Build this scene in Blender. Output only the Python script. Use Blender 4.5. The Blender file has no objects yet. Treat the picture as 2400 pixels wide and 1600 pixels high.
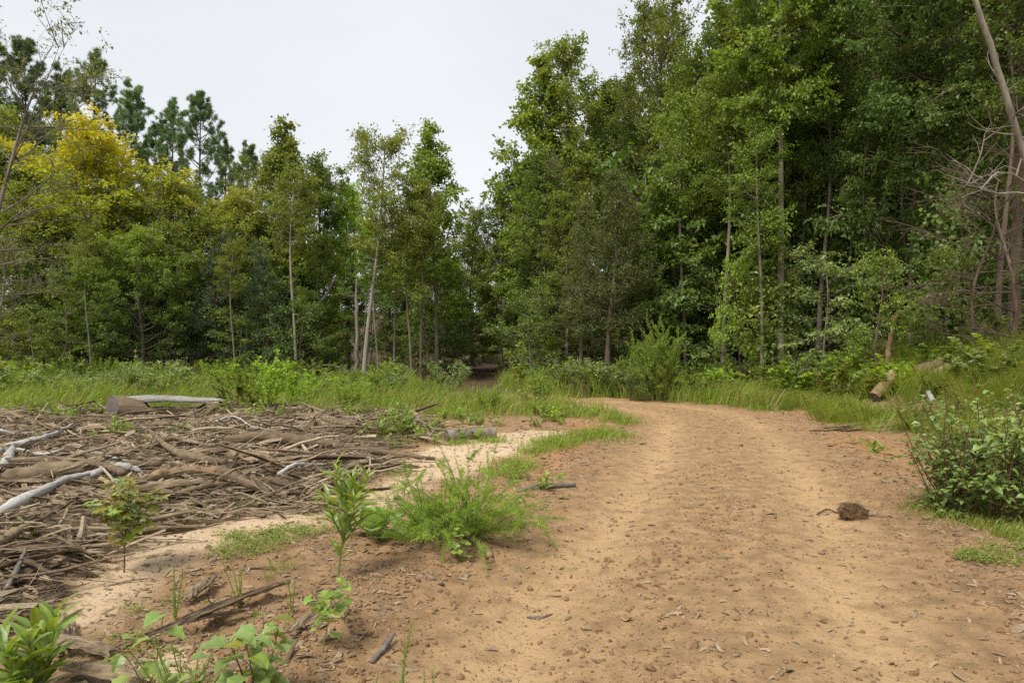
import bpy, math, random
import numpy as np

# ------------------------------------------------------------------ camera, world, sun, exposure
scene = bpy.context.scene
COL = scene.collection
FPX, UC, VH, CAMZ = 1568.0, 1176.0, 800.0, 1.6       # focal length, image centre, horizon row (2352 px wide frame), eye height

cam_data = bpy.data.cameras.new("camera")
cam = bpy.data.objects.new("camera", cam_data)
COL.objects.link(cam)
cam.location = (0, 0, CAMZ)
cam.rotation_euler = (math.radians(90), 0, 0)
cam_data.sensor_width = 36.0
cam_data.lens = 24.0
cam_data.shift_y = 16.0 / 2352.0
cam_data.clip_start = 0.05
cam_data.clip_end = 2000.0
scene.camera = cam

SUN_EL, SUN_AZ = 55.0, 212.0     # degrees, compass style azimuth (0 = +Y, clockwise)
world = bpy.data.worlds.new("World")
scene.world = world
world.use_nodes = True
wn, wl = world.node_tree.nodes, world.node_tree.links
wn.clear()
w_out = wn.new("ShaderNodeOutputWorld")
w_sky = wn.new("ShaderNodeTexSky")
w_sky.sky_type = 'NISHITA'
w_sky.sun_disc = False
w_sky.sun_elevation = math.radians(SUN_EL)
w_sky.sun_rotation = math.radians(SUN_AZ)
w_bg1 = wn.new("ShaderNodeBackground"); w_bg1.inputs[1].default_value = 0.1
w_bg2 = wn.new("ShaderNodeBackground"); w_bg2.inputs[1].default_value = 1.0
w_mix = wn.new("ShaderNodeMixShader"); w_mix.inputs[0].default_value = 0.94
w_tc = wn.new("ShaderNodeTexCoord")
w_map = wn.new("ShaderNodeMapping"); w_map.inputs['Scale'].default_value = (1.4, 1.4, 3.2)
w_noise = wn.new("ShaderNodeTexNoise"); w_noise.inputs['Scale'].default_value = 1.1
w_noise.inputs['Detail'].default_value = 4.0
w_ramp = wn.new("ShaderNodeValToRGB")
w_ramp.color_ramp.elements[0].position = 0.3
w_ramp.color_ramp.elements[0].color = (0.246, 0.256, 0.266, 1)
w_ramp.color_ramp.elements[1].position = 0.7
w_ramp.color_ramp.elements[1].color = (0.296, 0.299, 0.302, 1)
wl.new(w_tc.outputs['Generated'], w_map.inputs[0]); wl.new(w_map.outputs[0], w_noise.inputs['Vector'])
wl.new(w_noise.outputs['Fac'], w_ramp.inputs[0]); wl.new(w_ramp.outputs[0], w_bg2.inputs[0])
wl.new(w_sky.outputs[0], w_bg1.inputs[0])
wl.new(w_bg1.outputs[0], w_mix.inputs[1]); wl.new(w_bg2.outputs[0], w_mix.inputs[2])
wl.new(w_mix.outputs[0], w_out.inputs[0])

sun_data = bpy.data.lights.new("sun", 'SUN')
sun_data.energy = 1.5
sun_data.angle = math.radians(20)
sun_data.color = (1.0, 0.96, 0.88)
sun = bpy.data.objects.new("sun", sun_data)
COL.objects.link(sun)
sun.rotation_euler = (math.radians(90 - SUN_EL), 0, math.radians(180 - SUN_AZ))

scene.view_settings.view_transform = 'Standard'
scene.view_settings.look = 'None'
scene.view_settings.exposure = 1.65
scene.view_settings.gamma = 1.0
scene.view_settings.use_curve_mapping = False
scene.cycles.max_bounces = 8
scene.cycles.diffuse_bounces = 5
scene.cycles.glossy_bounces = 1
scene.cycles.transmission_bounces = 3
scene.cycles.use_denoising = False

# ------------------------------------------------------------------ helpers
def nrm(a):
    return a / np.maximum(np.linalg.norm(a, axis=-1, keepdims=True), 1e-9)

def _hash(i, j, seed):
    n = (i.astype(np.int64) * 374761393 + j.astype(np.int64) * 668265263 + seed * 974634721) & 0xFFFFFFFF
    n = ((n ^ (n >> 13)) * 1274126177) & 0xFFFFFFFF
    n = (n ^ (n >> 16)) & 0xFFFFFF
    return n / float(0xFFFFFF)

def vnoise(x, y, seed=0):
    x = np.asarray(x, float); y = np.asarray(y, float)
    i, j = np.floor(x), np.floor(y)
    fx, fy = x - i, y - j
    fx = fx * fx * (3 - 2 * fx); fy = fy * fy * (3 - 2 * fy)
    a, b = _hash(i, j, seed), _hash(i + 1, j, seed)
    c, d = _hash(i, j + 1, seed), _hash(i + 1, j + 1, seed)
    return (a + (b - a) * fx) * (1 - fy) + (c + (d - c) * fx) * fy

def fbm(x, y, seed=0, oct=4):
    s, a, t = 0, 1.0, 0
    for k in range(oct):
        s = s + a * vnoise(x * 2 ** k + 17.3 * k, y * 2 ** k + 9.1 * k, seed + k)
        t += a; a *= 0.5
    return s / t

def sstep(a, b, x):
    t = np.clip((x - a) / (b - a), 0, 1)
    return t * t * (3 - 2 * t)

def px(u, v, z=0.0):
    """ground point (height z) seen at pixel (u, v)"""
    Y = (CAMZ - z) * FPX / (v - VH)
    return np.array([(u - UC) / FPX * Y, Y])

def pz(u, v, Y):
    """point at depth Y seen at pixel (u, v)"""
    return np.array([(u - UC) / FPX * Y, Y, CAMZ + (VH - v) / FPX * Y])

def spline(pts, n):
    pts = np.asarray(pts, float)
    P = np.vstack([2 * pts[0] - pts[1], pts, 2 * pts[-1] - pts[-2]])
    out = []
    for s in np.linspace(0, len(pts) - 1 - 1e-6, n):
        i = int(s); t = s - i
        a, b, c, d = P[i], P[i + 1], P[i + 2], P[i + 3]
        out.append(0.5 * ((2 * b) + (c - a) * t + (2 * a - 5 * b + 4 * c - d) * t * t + (3 * b - a - 3 * c + d) * t ** 3))
    return np.array(out)

def poly_sd(x, y, poly):
    """signed distance to a closed polygon, positive inside"""
    x = np.asarray(x, float); y = np.asarray(y, float)
    d = np.full(x.shape, 1e9); inside = np.zeros(x.shape, bool)
    n = len(poly)
    for k in range(n):
        ax, ay = poly[k]; bx, by = poly[(k + 1) % n]
        ex, ey = bx - ax, by - ay
        t = np.clip(((x - ax) * ex + (y - ay) * ey) / (ex * ex + ey * ey + 1e-12), 0, 1)
        d = np.minimum(d, np.hypot(x - ax - t * ex, y - ay - t * ey))
        c = ((ay > y) != (by > y)) & (x < (bx - ax) * (y - ay) / (by - ay + 1e-12) + ax)
        inside ^= c
    return np.where(inside, d, -d)

# ------------------------------------------------------------------ terrain shape
ROAD = spline([(0.4, -8), (0.55, 0), (0.97, 3.6), (2.25, 7.2), (3.75, 12.5), (4.35, 16.3), (3.3, 19.2), (0.2, 21.3), (-2.0, 26), (-2.4, 34), (-2.0, 50)], 120)
ROAD_HW = 1.7

def road_dist(x, y):
    x = np.asarray(x, float); y = np.asarray(y, float)
    best = np.full(x.shape, 1e9); side = np.zeros(x.shape)
    for k in range(len(ROAD) - 1):
        ax, ay = ROAD[k]; ex, ey = ROAD[k + 1] - ROAD[k]
        t = np.clip(((x - ax) * ex + (y - ay) * ey) / (ex * ex + ey * ey), 0, 1)
        dx, dy = x - ax - t * ex, y - ay - t * ey
        d = np.hypot(dx, dy)
        m = d < best
        best = np.where(m, d, best)
        side = np.where(m, np.sign(ex * dy - ey * dx), side)     # + = left of travel
    return best, side

def wpoly(pts):
    return [tuple(px(u, v)) for u, v in pts]

BARK_POLY = wpoly([(-420, 1640), (60, 1420), (175, 1345), (300, 1250), (470, 1200), (760, 1175), (830, 1110), (905, 1075), (870, 1030),
                   (1000, 1012), (1010, 985), (930, 958), (700, 955), (300, 960), (-700, 958), (-900, 1500)])
SAND_POLY = wpoly([(60, 1470), (190, 1320), (330, 1235), (450, 1190), (770, 1165), (880, 1105), (900, 1065), (985, 1030), (1150, 990), (1300, 988),
                   (1290, 1012), (1190, 1045), (1080, 1090), (985, 1110), (900, 1165), (700, 1205), (480, 1255), (300, 1370), (190, 1440)])
SAND2_POLY = wpoly([(120, 1640), (260, 1540), (430, 1500), (420, 1620), (300, 1700)])

def bank_h(x, y):
    start = 6.6 + 1.3 * sstep(10, 26, y) - 0.9 * sstep(10, 5, y)
    b = 1.75 * sstep(0, 7.5, x - start - 0.6 * (vnoise(y * 0.4, x * 0.2, 5) - 0.5))
    return b * sstep(3.5, 9, y)

def H_base(x, y):
    x = np.asarray(x, float); y = np.asarray(y, float)
    d, side = road_dist(x, y)
    h = bank_h(x, y)
    h = h + 0.03 * (fbm(x * 0.35, y * 0.35, 3, 3) - 0.5) * 2
    rm = sstep(ROAD_HW + 0.2, ROAD_HW - 0.3, d)
    berm = np.exp(-((d - ROAD_HW - 0.28) / 0.28) ** 2) * (0.02 + 0.07 * fbm(x * 1.3, y * 1.3, 8, 3)) * sstep(26, 18, y)
    rut = -0.045 * np.exp(-((d - 0.9) / 0.27) ** 2)
    h = h + np.where(d < 6, berm + rut + 0.015 * rm, 0)
    bsd = poly_sd(x, y, BARK_POLY)
    h = h + 0.22 * sstep(-0.1, 0.9, bsd) * (0.15 + 1.3 * fbm(x * 0.9, y * 0.9, 12, 3))
    h = h + sstep(30, 60, y) * 0.4 + 7.5 * sstep(44, 120, y)
    return h

# ground grid (one sheet, finer towards the track)
_rows = [-40, -20, -10, -5, -2, 0, 1, 1.7]
y = 2.1
while y < 34:
    _rows.append(y); y *= 1.0066
while y < 900:
    _rows.append(y); y *= 1.12
rows = np.array(_rows)
NF = 540
s_f = np.linspace(-1.02, 1.02, NF)
outer = np.array([1.5, 4, 9, 20, 50, 120, 300, 700.0])
ye = np.maximum(rows, 2.1)[:, None]
ye_f = np.minimum(ye, 60)
XX = np.concatenate([-(1.02 * ye_f + outer[::-1][None]), s_f[None] * ye_f, 1.02 * ye_f + outer[None]], axis=1)
YY = np.repeat(rows[:, None], XX.shape[1], 1)

def clod_relief(x, y, d, sand):
    """small lumps, clods and pebbly grain"""
    rm = sstep(ROAD_HW + 0.25, ROAD_HW - 0.35, d)
    a = fbm(x * 3.1, y * 3.1, 21, 4) - 0.5
    b = np.maximum(fbm(x * 9, y * 9, 31, 2) - 0.55, 0)
    loose = sstep(0.45, 0.62, fbm(x * 1.1, y * 1.1, 41, 3))
    amp = (0.05 + 0.05 * loose) * (1 - 0.88 * rm) * (1 - 0.8 * sand)
    g = fbm(x * 13, y * 11, 37, 3) - 0.5
    amp_g = 0.016 * (1 - 0.8 * sand) * (0.4 + 0.6 * sstep(0.4, 0.6, fbm(x * 0.8, y * 0.8, 47, 3)))
    return amp * a + amp_g * g + 0.10 * b * loose * (1 - 0.8 * rm) * (1 - 0.9 * sand)

dR, sideR = road_dist(XX, YY)
_bsd = poly_sd(XX, YY, BARK_POLY)
_n1 = (fbm(XX * 2.3, YY * 2.3, 51, 4) - 0.5)
sand_m = np.maximum(sstep(-0.22, 0.22, poly_sd(XX, YY, SAND_POLY) + 0.5 * _n1), sstep(-0.15, 0.15, poly_sd(XX, YY, SAND2_POLY) + 0.3 * _n1))
ZZ = H_base(XX, YY) + clod_relief(XX, YY, dR, sand_m) * sstep(60, 20, YY)

def H(x, y):
    """height of the built ground sheet (bilinear on its grid)"""
    x = np.atleast_1d(np.asarray(x, float)); y = np.atleast_1d(np.asarray(y, float))
    i = np.clip(np.searchsorted(rows, y) - 1, 0, len(rows) - 2)
    ty = np.clip((y - rows[i]) / (rows[i + 1] - rows[i]), 0, 1)
    yb = np.minimum(np.maximum(y, 2.1), 60)
    f = (x / yb + 1.02) / 2.04 * (NF - 1)
    ok = (f > 0) & (f < NF - 1.001) & (y > -40)
    j = np.clip(np.floor(f).astype(int), 0, NF - 2); tx = np.clip(f - j, 0, 1); j = j + len(outer)
    z = (ZZ[i, j] * (1 - tx) + ZZ[i, j + 1] * tx) * (1 - ty) + (ZZ[i + 1, j] * (1 - tx) + ZZ[i + 1, j + 1] * tx) * ty
    if not ok.all():
        z = np.where(ok, z, H_base(x, y))
    return z

def H1(x, y):
    return float(H(x, y)[0])

def gpx(u, v):
    """first ground point met by the ray through pixel (u, v)"""
    Y = np.geomspace(2.0, 70, 1400)
    X = (u - UC) / FPX * Y
    zr = CAMZ - (v - VH) / FPX * Y
    hit = np.nonzero(H(X, Y) >= zr)[0]
    k = hit[0] if len(hit) else len(Y) - 1
    return np.array([X[k], Y[k], H1(X[k], Y[k])])

# ------------------------------------------------------------------ mesh building
class Acc:
    """collects vertices, quads, triangles with a per vertex tint and a material slot"""
    def __init__(self):
        self.v, self.q, self.t, self.tint, self.n = [], [], [], [], 0
        self.qm, self.tm = [], []
    def add(self, v, q=None, t=None, tint=None, mat=0):
        v = np.asarray(v, np.float32).reshape(-1, 3)
        if q is not None and len(q):
            self.q.append(np.asarray(q, np.int64) + self.n); self.qm.append(np.full(len(q), mat, np.int32))
        if t is not None and len(t):
            self.t.append(np.asarray(t, np.int64) + self.n); self.tm.append(np.full(len(t), mat, np.int32))
        self.v.append(v)
        self.tint.append(np.full(len(v), 0.5, np.float32) if tint is None else np.broadcast_to(np.asarray(tint, np.float32), (len(v),)))
        self.n += len(v)
    def mesh(self, name, mats, smooth=False):
        me = bpy.data.meshes.new(name)
        v = np.concatenate(self.v) if self.v else np.zeros((0, 3), np.float32)
        q = np.concatenate(self.q) if self.q else np.zeros((0, 4), np.int64)
        t = np.concatenate(self.t) if self.t else np.zeros((0, 3), np.int64)
        me.vertices.add(len(v)); me.vertices.foreach_set("co", v.ravel())
        me.loops.add(q.size + t.size); me.polygons.add(len(q) + len(t))
        me.loops.foreach_set("vertex_index", np.concatenate([q.ravel(), t.ravel()]).astype(np.int32))
        me.polygons.foreach_set("loop_start", np.concatenate([np.arange(len(q)) * 4, q.size + np.arange(len(t)) * 3]).astype(np.int32))
        mi = np.concatenate(self.qm + self.tm) if (self.qm or self.tm) else np.zeros(0, np.int32)
        me.polygons.foreach_set("material_index", mi)
        me.polygons.foreach_set("use_smooth", np.full(len(q) + len(t), smooth, bool))
        at = me.attributes.new("tint", 'FLOAT', 'POINT')
        at.data.foreach_set("value", np.concatenate(self.tint) if self.tint else np.zeros(0, np.float32))
        for m in (mats if isinstance(mats, (list, tuple)) else [mats]):
            me.materials.append(m)
        me.update(calc_edges=True)
        return me

def tubes(acc, P, R, sides=6, tint=None, mat=0, cap=False):
    """P [M,n,3] polylines, R [M,n] radii"""
    P = np.asarray(P, float); R = np.asarray(R, float)
    M, n = P.shape[:2]
    T = np.empty_like(P)
    T[:, 1:-1] = P[:, 2:] - P[:, :-2]; T[:, 0] = P[:, 1] - P[:, 0]; T[:, -1] = P[:, -1] - P[:, -2]
    T = nrm(T)
    mean = nrm(P[:, -1] - P[:, 0])
    ref = np.where(np.abs(mean[:, 2:3]) > 0.8, np.array([[1.0, 0.13, 0]]), np.array([[0.05, 0.03, 1.0]]))[:, None, :]
    A = nrm(np.cross(T, np.broadcast_to(ref, T.shape))); B = np.cross(T, A)
    ang = np.linspace(0, 2 * math.pi, sides, endpoint=False)
    V = P[:, :, None] + R[:, :, None, None] * (np.cos(ang)[None, None, :, None] * A[:, :, None] + np.sin(ang)[None, None, :, None] * B[:, :, None])
    base = np.arange(M)[:, None, None] * (n * sides)
    i = np.arange(n - 1)[None, :, None] * sides; k = np.arange(sides)[None, None]
    k2 = (k + 1) % sides
    Q = np.stack(np.broadcast_arrays(base + i + k, base + i + k2, base + i + sides + k2, base + i + sides + k), -1).reshape(-1, 4)
    tt = None if tint is None else np.repeat(np.broadcast_to(tint, (M,)), n * sides)
    tri = None
    if cap:
        tri = []
        for m in range(M):
            for end in (0, n - 1):
                b = m * n * sides + end * sides
                for j in range(1, sides - 1):
                    tri.append((b, b + j, b + j + 1) if end else (b, b + j + 1, b + j))
    acc.add(V, q=Q, t=tri, tint=tt, mat=mat)

def leaves(acc, C, D, N, L, W, tint, fold=0.25, mat=0):
    """diamond leaves folded along the midrib: base C, direction D, face normal N"""
    D = nrm(D); S = nrm(np.cross(D, N)); N = np.cross(S, D)
    L = np.broadcast_to(L, (len(C),))[:, None]; W = np.broadcast_to(W, (len(C),))[:, None]
    mid = C + D * L * 0.45 + N * W * fold
    V = np.stack([C, mid - S * W * 0.5, C + D * L - N * L * 0.08, mid + S * W * 0.5], 1)
    i = np.arange(len(C))[:, None] * 4
    acc.add(V, q=i + np.array([[0, 1, 2, 3]]), tint=np.repeat(tint, 4), mat=mat)

def along(P, s):
    M, n = P.shape[:2]
    f = np.clip(s, 0, 0.9999) * (n - 1)
    i = np.floor(f).astype(int); w = (f - i)[..., None]
    r = np.arange(M)[:, None]
    A, B = P[r, i], P[r, i + 1]
    return A + (B - A) * w, nrm(B - A)

def grow(rng, base, d, L, n, curve=0.0, jit=0.15):
    M = len(base)
    P = np.empty((M, n, 3)); P[:, 0] = base
    d = nrm(d).copy()
    step = (np.asarray(L) / (n - 1))[:, None]
    for k in range(1, n):
        d = d + rng.normal(0, jit, (M, 3))
        d[:, 2] += np.broadcast_to(curve, (M,)) / (n - 1)
        d = nrm(d)
        P[:, k] = P[:, k - 1] + d * step
    return P

def link(name, data, parent=None, loc=None, rot=None, scale=None):
    o = bpy.data.objects.new(name, data)
    COL.objects.link(o)
    if parent is not None:
        o.parent = parent
    if loc is not None: o.location = [float(a) for a in loc]
    if rot is not None: o.rotation_euler = [float(a) for a in rot]
    if scale is not None: o.scale = [float(a) for a in scale] if hasattr(scale, '__len__') else (float(scale),) * 3
    return o

def tag(o, label=None, cat=None, group=None, kind=None):
    if label: o['label'] = label
    if cat: o['category'] = cat
    if group: o['group'] = group
    if kind: o['kind'] = kind
    return o

# ------------------------------------------------------------------ materials
def mat_new(name):
    m = bpy.data.materials.new(name); m.use_nodes = True
    nt = m.node_tree; nt.nodes.clear()
    return m, nt.nodes, nt.links

def ramp(n, stops, interp='LINEAR'):
    r = n.new("ShaderNodeValToRGB"); r.color_ramp.interpolation = interp
    e = r.color_ramp.elements
    while len(e) < len(stops): e.new(0.5)
    for k, (p, c) in enumerate(stops):
        e[k].position = p; e[k].color = (c[0], c[1], c[2], 1)
    return r

def leaf_mat(name, cols, transl=0.85, rough=0.5, hue=0.012, val=0.22, spec=0.3, gain=1.25):
    cols = [tuple(min(c * gain, 0.62) for c in k) for k in cols]
    m, n, l = mat_new(name)
    at = n.new("ShaderNodeAttribute"); at.attribute_name = "tint"
    r = ramp(n, [(i / (len(cols) - 1), c) for i, c in enumerate(cols)])
    l.new(at.outputs['Fac'], r.inputs[0])
    oi = n.new("ShaderNodeObjectInfo")
    hs = n.new("ShaderNodeHueSaturation")
    mr = n.new("ShaderNodeMapRange"); mr.inputs[3].default_value = 0.5 - hue; mr.inputs[4].default_value = 0.5 + hue
    mv = n.new("ShaderNodeMapRange"); mv.inputs[3].default_value = 1 - val; mv.inputs[4].default_value = 1 + val
    mul = n.new("ShaderNodeMath"); mul.operation = 'MULTIPLY'; mul.inputs[1].default_value = 7.31
    fr = n.new("ShaderNodeMath"); fr.operation = 'FRACT'
    l.new(oi.outputs['Random'], mr.inputs[0]); l.new(oi.outputs['Random'], mul.inputs[0]); l.new(mul.outputs[0], fr.inputs[0]); l.new(fr.outputs[0], mv.inputs[0])
    l.new(mr.outputs[0], hs.inputs['Hue']); l.new(mv.outputs[0], hs.inputs['Value']); l.new(r.outputs[0], hs.inputs['Color'])
    b = n.new("ShaderNodeBsdfPrincipled"); b.inputs['Roughness'].default_value = rough
    b.inputs['Specular IOR Level'].default_value = spec
    t = n.new("ShaderNodeBsdfTranslucent")
    mx = n.new("ShaderNodeAddShader")
    tg = n.new("ShaderNodeMix"); tg.data_type = 'RGBA'; tg.blend_type = 'MULTIPLY'; tg.inputs[0].default_value = 1.0
    tg.inputs[7].default_value = (1.15 * transl, 1.0 * transl, 0.45 * transl, 1)
    o = n.new("ShaderNodeOutputMaterial")
    l.new(hs.outputs[0], b.inputs['Base Color']); l.new(hs.outputs[0], tg.inputs[6]); l.new(tg.outputs[2], t.inputs[0])
    l.new(b.outputs[0], mx.inputs[0]); l.new(t.outputs[0], mx.inputs[1]); l.new(mx.outputs[0], o.inputs[0])
    return m

def wood_mat(name, cols, scale=(14, 14, 1.6), bump=0.5, tintw=0.35, rough=0.9):
    m, n, l = mat_new(name)
    tc = n.new("ShaderNodeTexCoord"); mp = n.new("ShaderNodeMapping"); mp.inputs['Scale'].default_value = scale
    ns = n.new("ShaderNodeTexNoise"); ns.inputs['Scale'].default_value = 1.0; ns.inputs['Detail'].default_value = 5; ns.inputs['Roughness'].default_value = 0.65
    l.new(tc.outputs['Object'], mp.inputs[0]); l.new(mp.outputs[0], ns.inputs['Vector'])
    n2 = n.new("ShaderNodeTexNoise"); n2.inputs['Scale'].default_value = 1.3; n2.inputs['Detail'].default_value = 3
    l.new(tc.outputs['Object'], n2.inputs['Vector'])
    at = n.new("ShaderNodeAttribute"); at.attribute_name = "tint"
    oi = n.new("ShaderNodeObjectInfo")
    def math_(op, a, b):
        k = n.new("ShaderNodeMath"); k.operation = op
        for j, x in enumerate((a, b)):
            if isinstance(x, (int, float)): k.inputs[j].default_value = x
            else: l.new(x, k.inputs[j])
        return k.outputs[0]
    f = math_('MULTIPLY', math_('SUBTRACT', ns.outputs['Fac'], 0.5), 1.5)
    f = math_('ADD', f, math_('MULTIPLY', math_('SUBTRACT', n2.outputs['Fac'], 0.5), 0.7))
    f = math_('ADD', f, math_('MULTIPLY', at.outputs['Fac'], tintw * 2))
    f = math_('ADD', f, math_('MULTIPLY', math_('SUBTRACT', oi.outputs['Random'], 0.5), 0.3))
    f = math_('ADD', f, 0.5 - tintw)
    r = ramp(n, [(i / (len(cols) - 1), c) for i, c in enumerate(cols)])
    l.new(f, r.inputs[0])
    b = n.new("ShaderNodeBsdfPrincipled"); b.inputs['Roughness'].default_value = rough; b.inputs['Specular IOR Level'].default_value = 0.2
    bp = n.new("ShaderNodeBump"); bp.inputs['Strength'].default_value = bump; bp.inputs['Distance'].default_value = 0.02
    l.new(ns.outputs['Fac'], bp.inputs['Height']); l.new(bp.outputs[0], b.inputs['Normal'])
    o = n.new("ShaderNodeOutputMaterial")
    l.new(r.outputs[0], b.inputs['Base Color']); l.new(b.outputs[0], o.inputs[0])
    return m

def ground_mat():
    m, n, l = mat_new("soil")
    tc = n.new("ShaderNodeTexCoord")
    def noise(scale, det=5, rough=0.6, stretch=None):
        k = n.new("ShaderNodeTexNoise"); k.inputs['Scale'].default_value = scale; k.inputs['Detail'].default_value = det; k.inputs['Roughness'].default_value = rough
        if stretch:
            mp = n.new("ShaderNodeMapping"); mp.inputs['Scale'].default_value = stretch
            l.new(tc.outputs['Object'], mp.inputs[0]); l.new(mp.outputs[0], k.inputs['Vector'])
        else:
            l.new(tc.outputs['Object'], k.inputs['Vector'])
        return k.outputs['Fac']
    def attr(a):
        k = n.new("ShaderNodeAttribute"); k.attribute_name = a
        return k.outputs['Fac']
    def mix(f, a, b):
        k = n.new("ShaderNodeMix"); k.data_type = 'RGBA'
        l.new(f, k.inputs[0]) if not isinstance(f, float) else setattr(k.inputs[0], 'default_value', f)
        for j, x in ((6, a), (7, b)):
            if isinstance(x, tuple): k.inputs[j].default_value = (*x, 1)
            else: l.new(x, k.inputs[j])
        return k.outputs[2]
    def rng_(f, a, b, c=0.0, d=1.0):
        k = n.new("ShaderNodeMapRange"); k.interpolation_type = 'SMOOTHSTEP'
        l.new(f, k.inputs[0])
        for j, x in zip((1, 2, 3, 4), (a, b, c, d)): k.inputs[j].default_value = x
        return k.outputs[0]
    def mul(a, b):
        k = n.new("ShaderNodeMath"); k.operation = 'MULTIPLY'; l.new(a, k.inputs[0])
        l.new(b, k.inputs[1]) if not isinstance(b, float) else setattr(k.inputs[1], 'default_value', b)
        return k.outputs[0]
    big, mid, fine, grit = noise(0.9), noise(5.5, 6), noise(38, 5, 0.7), noise(150, 3, 0.7)
    dirt = mix(rng_(mid, 0.3, 0.7), (0.19, 0.117, 0.060), (0.325, 0.205, 0.108))
    dirt = mix(rng_(big, 0.42, 0.65, 0, 0.55), dirt, (0.33, 0.206, 0.106))
    road = mix(rng_(mid, 0.32, 0.72), (0.25, 0.158, 0.080), (0.395, 0.253, 0.128))
    dirt = mix(attr("road"), dirt, road)
    dirt = mix(mul(attr("track"), rng_(mid, 0.2, 0.55)), dirt, (0.46, 0.305, 0.158))
    dirt = mix(mul(attr("red"), 0.7), dirt, (0.34, 0.182, 0.084))
    dirt = mix(attr("sand"), dirt, mix(rng_(big, 0.3, 0.7), (0.50, 0.358, 0.220), (0.58, 0.445, 0.295)))
    dirt = mix(attr("chip"), dirt, mix(rng_(fine, 0.35, 0.65), (0.09, 0.064, 0.040), (0.25, 0.18, 0.112)))
    dirt = mix(attr("meadow"), dirt, mix(rng_(mid, 0.35, 0.65), (0.10, 0.10, 0.03), (0.24, 0.17, 0.075)))
    dirt = mix(attr("litter"), dirt, mix(rng_(mid, 0.35, 0.65), (0.05, 0.032, 0.018), (0.11, 0.07, 0.037)))  # leaf litter under the trees, plus painted shade on the far road end
    # dark crumbs and pale grains: pieces of the soil itself
    dirt = mix(rng_(fine, 0.55, 0.68, 0, 0.6), dirt, (0.12, 0.07, 0.036))
    dirt = mix(rng_(grit, 0.66, 0.74, 0, 0.35), dirt, (0.42, 0.32, 0.20))
    dirt = mix(rng_(grit, 0.34, 0.26, 0, 0.3), dirt, (0.12, 0.07, 0.036))
    b = n.new("ShaderNodeBsdfPrincipled"); b.inputs['Roughness'].default_value = 0.95; b.inputs['Specular IOR Level'].default_value = 0.15
    b1 = n.new("ShaderNodeBump"); b1.inputs['Strength'].default_value = 0.75; b1.inputs['Distance'].default_value = 0.03
    b2 = n.new("ShaderNodeBump"); b2.inputs['Strength'].default_value = 0.4; b2.inputs['Distance'].default_value = 0.008
    l.new(fine, b1.inputs['Height']); l.new(grit, b2.inputs['Height']); l.new(b1.outputs[0], b2.inputs['Normal']); l.new(b2.outputs[0], b.inputs['Normal'])
    o = n.new("ShaderNodeOutputMaterial")
    l.new(dirt, b.inputs['Base Color']); l.new(b.outputs[0], o.inputs[0])
    return m

M = {}
M['soil'] = ground_mat()
M['leaf'] = leaf_mat("leaf green", [(0.045, 0.068, 0.010), (0.088, 0.122, 0.018), (0.140, 0.178, 0.027)])
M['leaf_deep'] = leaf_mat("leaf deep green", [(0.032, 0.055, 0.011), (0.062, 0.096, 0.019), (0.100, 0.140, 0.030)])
M['leaf_olive'] = leaf_mat("leaf olive", [(0.050, 0.070, 0.010), (0.092, 0.118, 0.017), (0.145, 0.160, 0.024)])
M['leaf_yellow'] = leaf_mat("leaf turning yellow", [(0.060, 0.092, 0.011), (0.110, 0.142, 0.013), (0.195, 0.205, 0.015), (0.27, 0.235, 0.016)], hue=0.012)
M['leaf_fresh'] = leaf_mat("leaf fresh green", [(0.075, 0.115, 0.014), (0.13, 0.19, 0.02), (0.19, 0.255, 0.03)])
M['leaf_grey'] = leaf_mat("leaf grey green", [(0.06, 0.085, 0.028), (0.10, 0.135, 0.044), (0.15, 0.19, 0.07)])
M['needle'] = leaf_mat("pine needle", [(0.046, 0.078, 0.032), (0.090, 0.138, 0.052), (0.14, 0.19, 0.072)], transl=0.4)
M['cedar'] = leaf_mat("cedar spray", [(0.030, 0.050, 0.020), (0.056, 0.085, 0.034), (0.09, 0.125, 0.05)], transl=0.4)
M['redcedar'] = leaf_mat("red cedar spray", [(0.042, 0.057, 0.017), (0.078, 0.098, 0.028), (0.12, 0.138, 0.042)], transl=0.4)
M['grass'] = leaf_mat("grass blade", [(0.22, 0.16, 0.065), (0.085, 0.125, 0.016), (0.118, 0.168, 0.019), (0.185, 0.218, 0.027)], transl=0.6, hue=0, val=0)
M['moss'] = leaf_mat("creeping green", [(0.055, 0.078, 0.015), (0.095, 0.128, 0.021), (0.145, 0.175, 0.034)], hue=0, val=0)
M['bloom'] = leaf_mat("pale bloom", [(0.14, 0.16, 0.075), (0.22, 0.235, 0.13), (0.31, 0.315, 0.20)])
M['plant'] = leaf_mat("weed leaf", [(0.068, 0.106, 0.017), (0.106, 0.152, 0.024), (0.16, 0.208, 0.038)], hue=0.012, val=0.18, rough=0.42, spec=0.4)
M['plant_grey'] = leaf_mat("dull ovate leaf", [(0.066, 0.102, 0.025), (0.112, 0.158, 0.040), (0.165, 0.21, 0.063)], hue=0.015, val=0.22, rough=0.45, spec=0.4)
M['plant_bronze'] = leaf_mat("bronze leaf", [(0.075, 0.068, 0.012), (0.110, 0.105, 0.015), (0.135, 0.165, 0.024)], hue=0.03, val=0.25)
M['mullein'] = leaf_mat("felted leaf", [(0.11, 0.17, 0.05), (0.145, 0.21, 0.07), (0.19, 0.255, 0.10)], hue=0.01, val=0.12, rough=0.8, spec=0.15)
M['bark_grey'] = wood_mat("grey bark", [(0.07, 0.058, 0.045), (0.17, 0.145, 0.115), (0.31, 0.275, 0.225)])
M['bark_pale'] = wood_mat("pale bark", [(0.11, 0.095, 0.073), (0.235, 0.205, 0.16), (0.37, 0.335, 0.275)])
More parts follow.
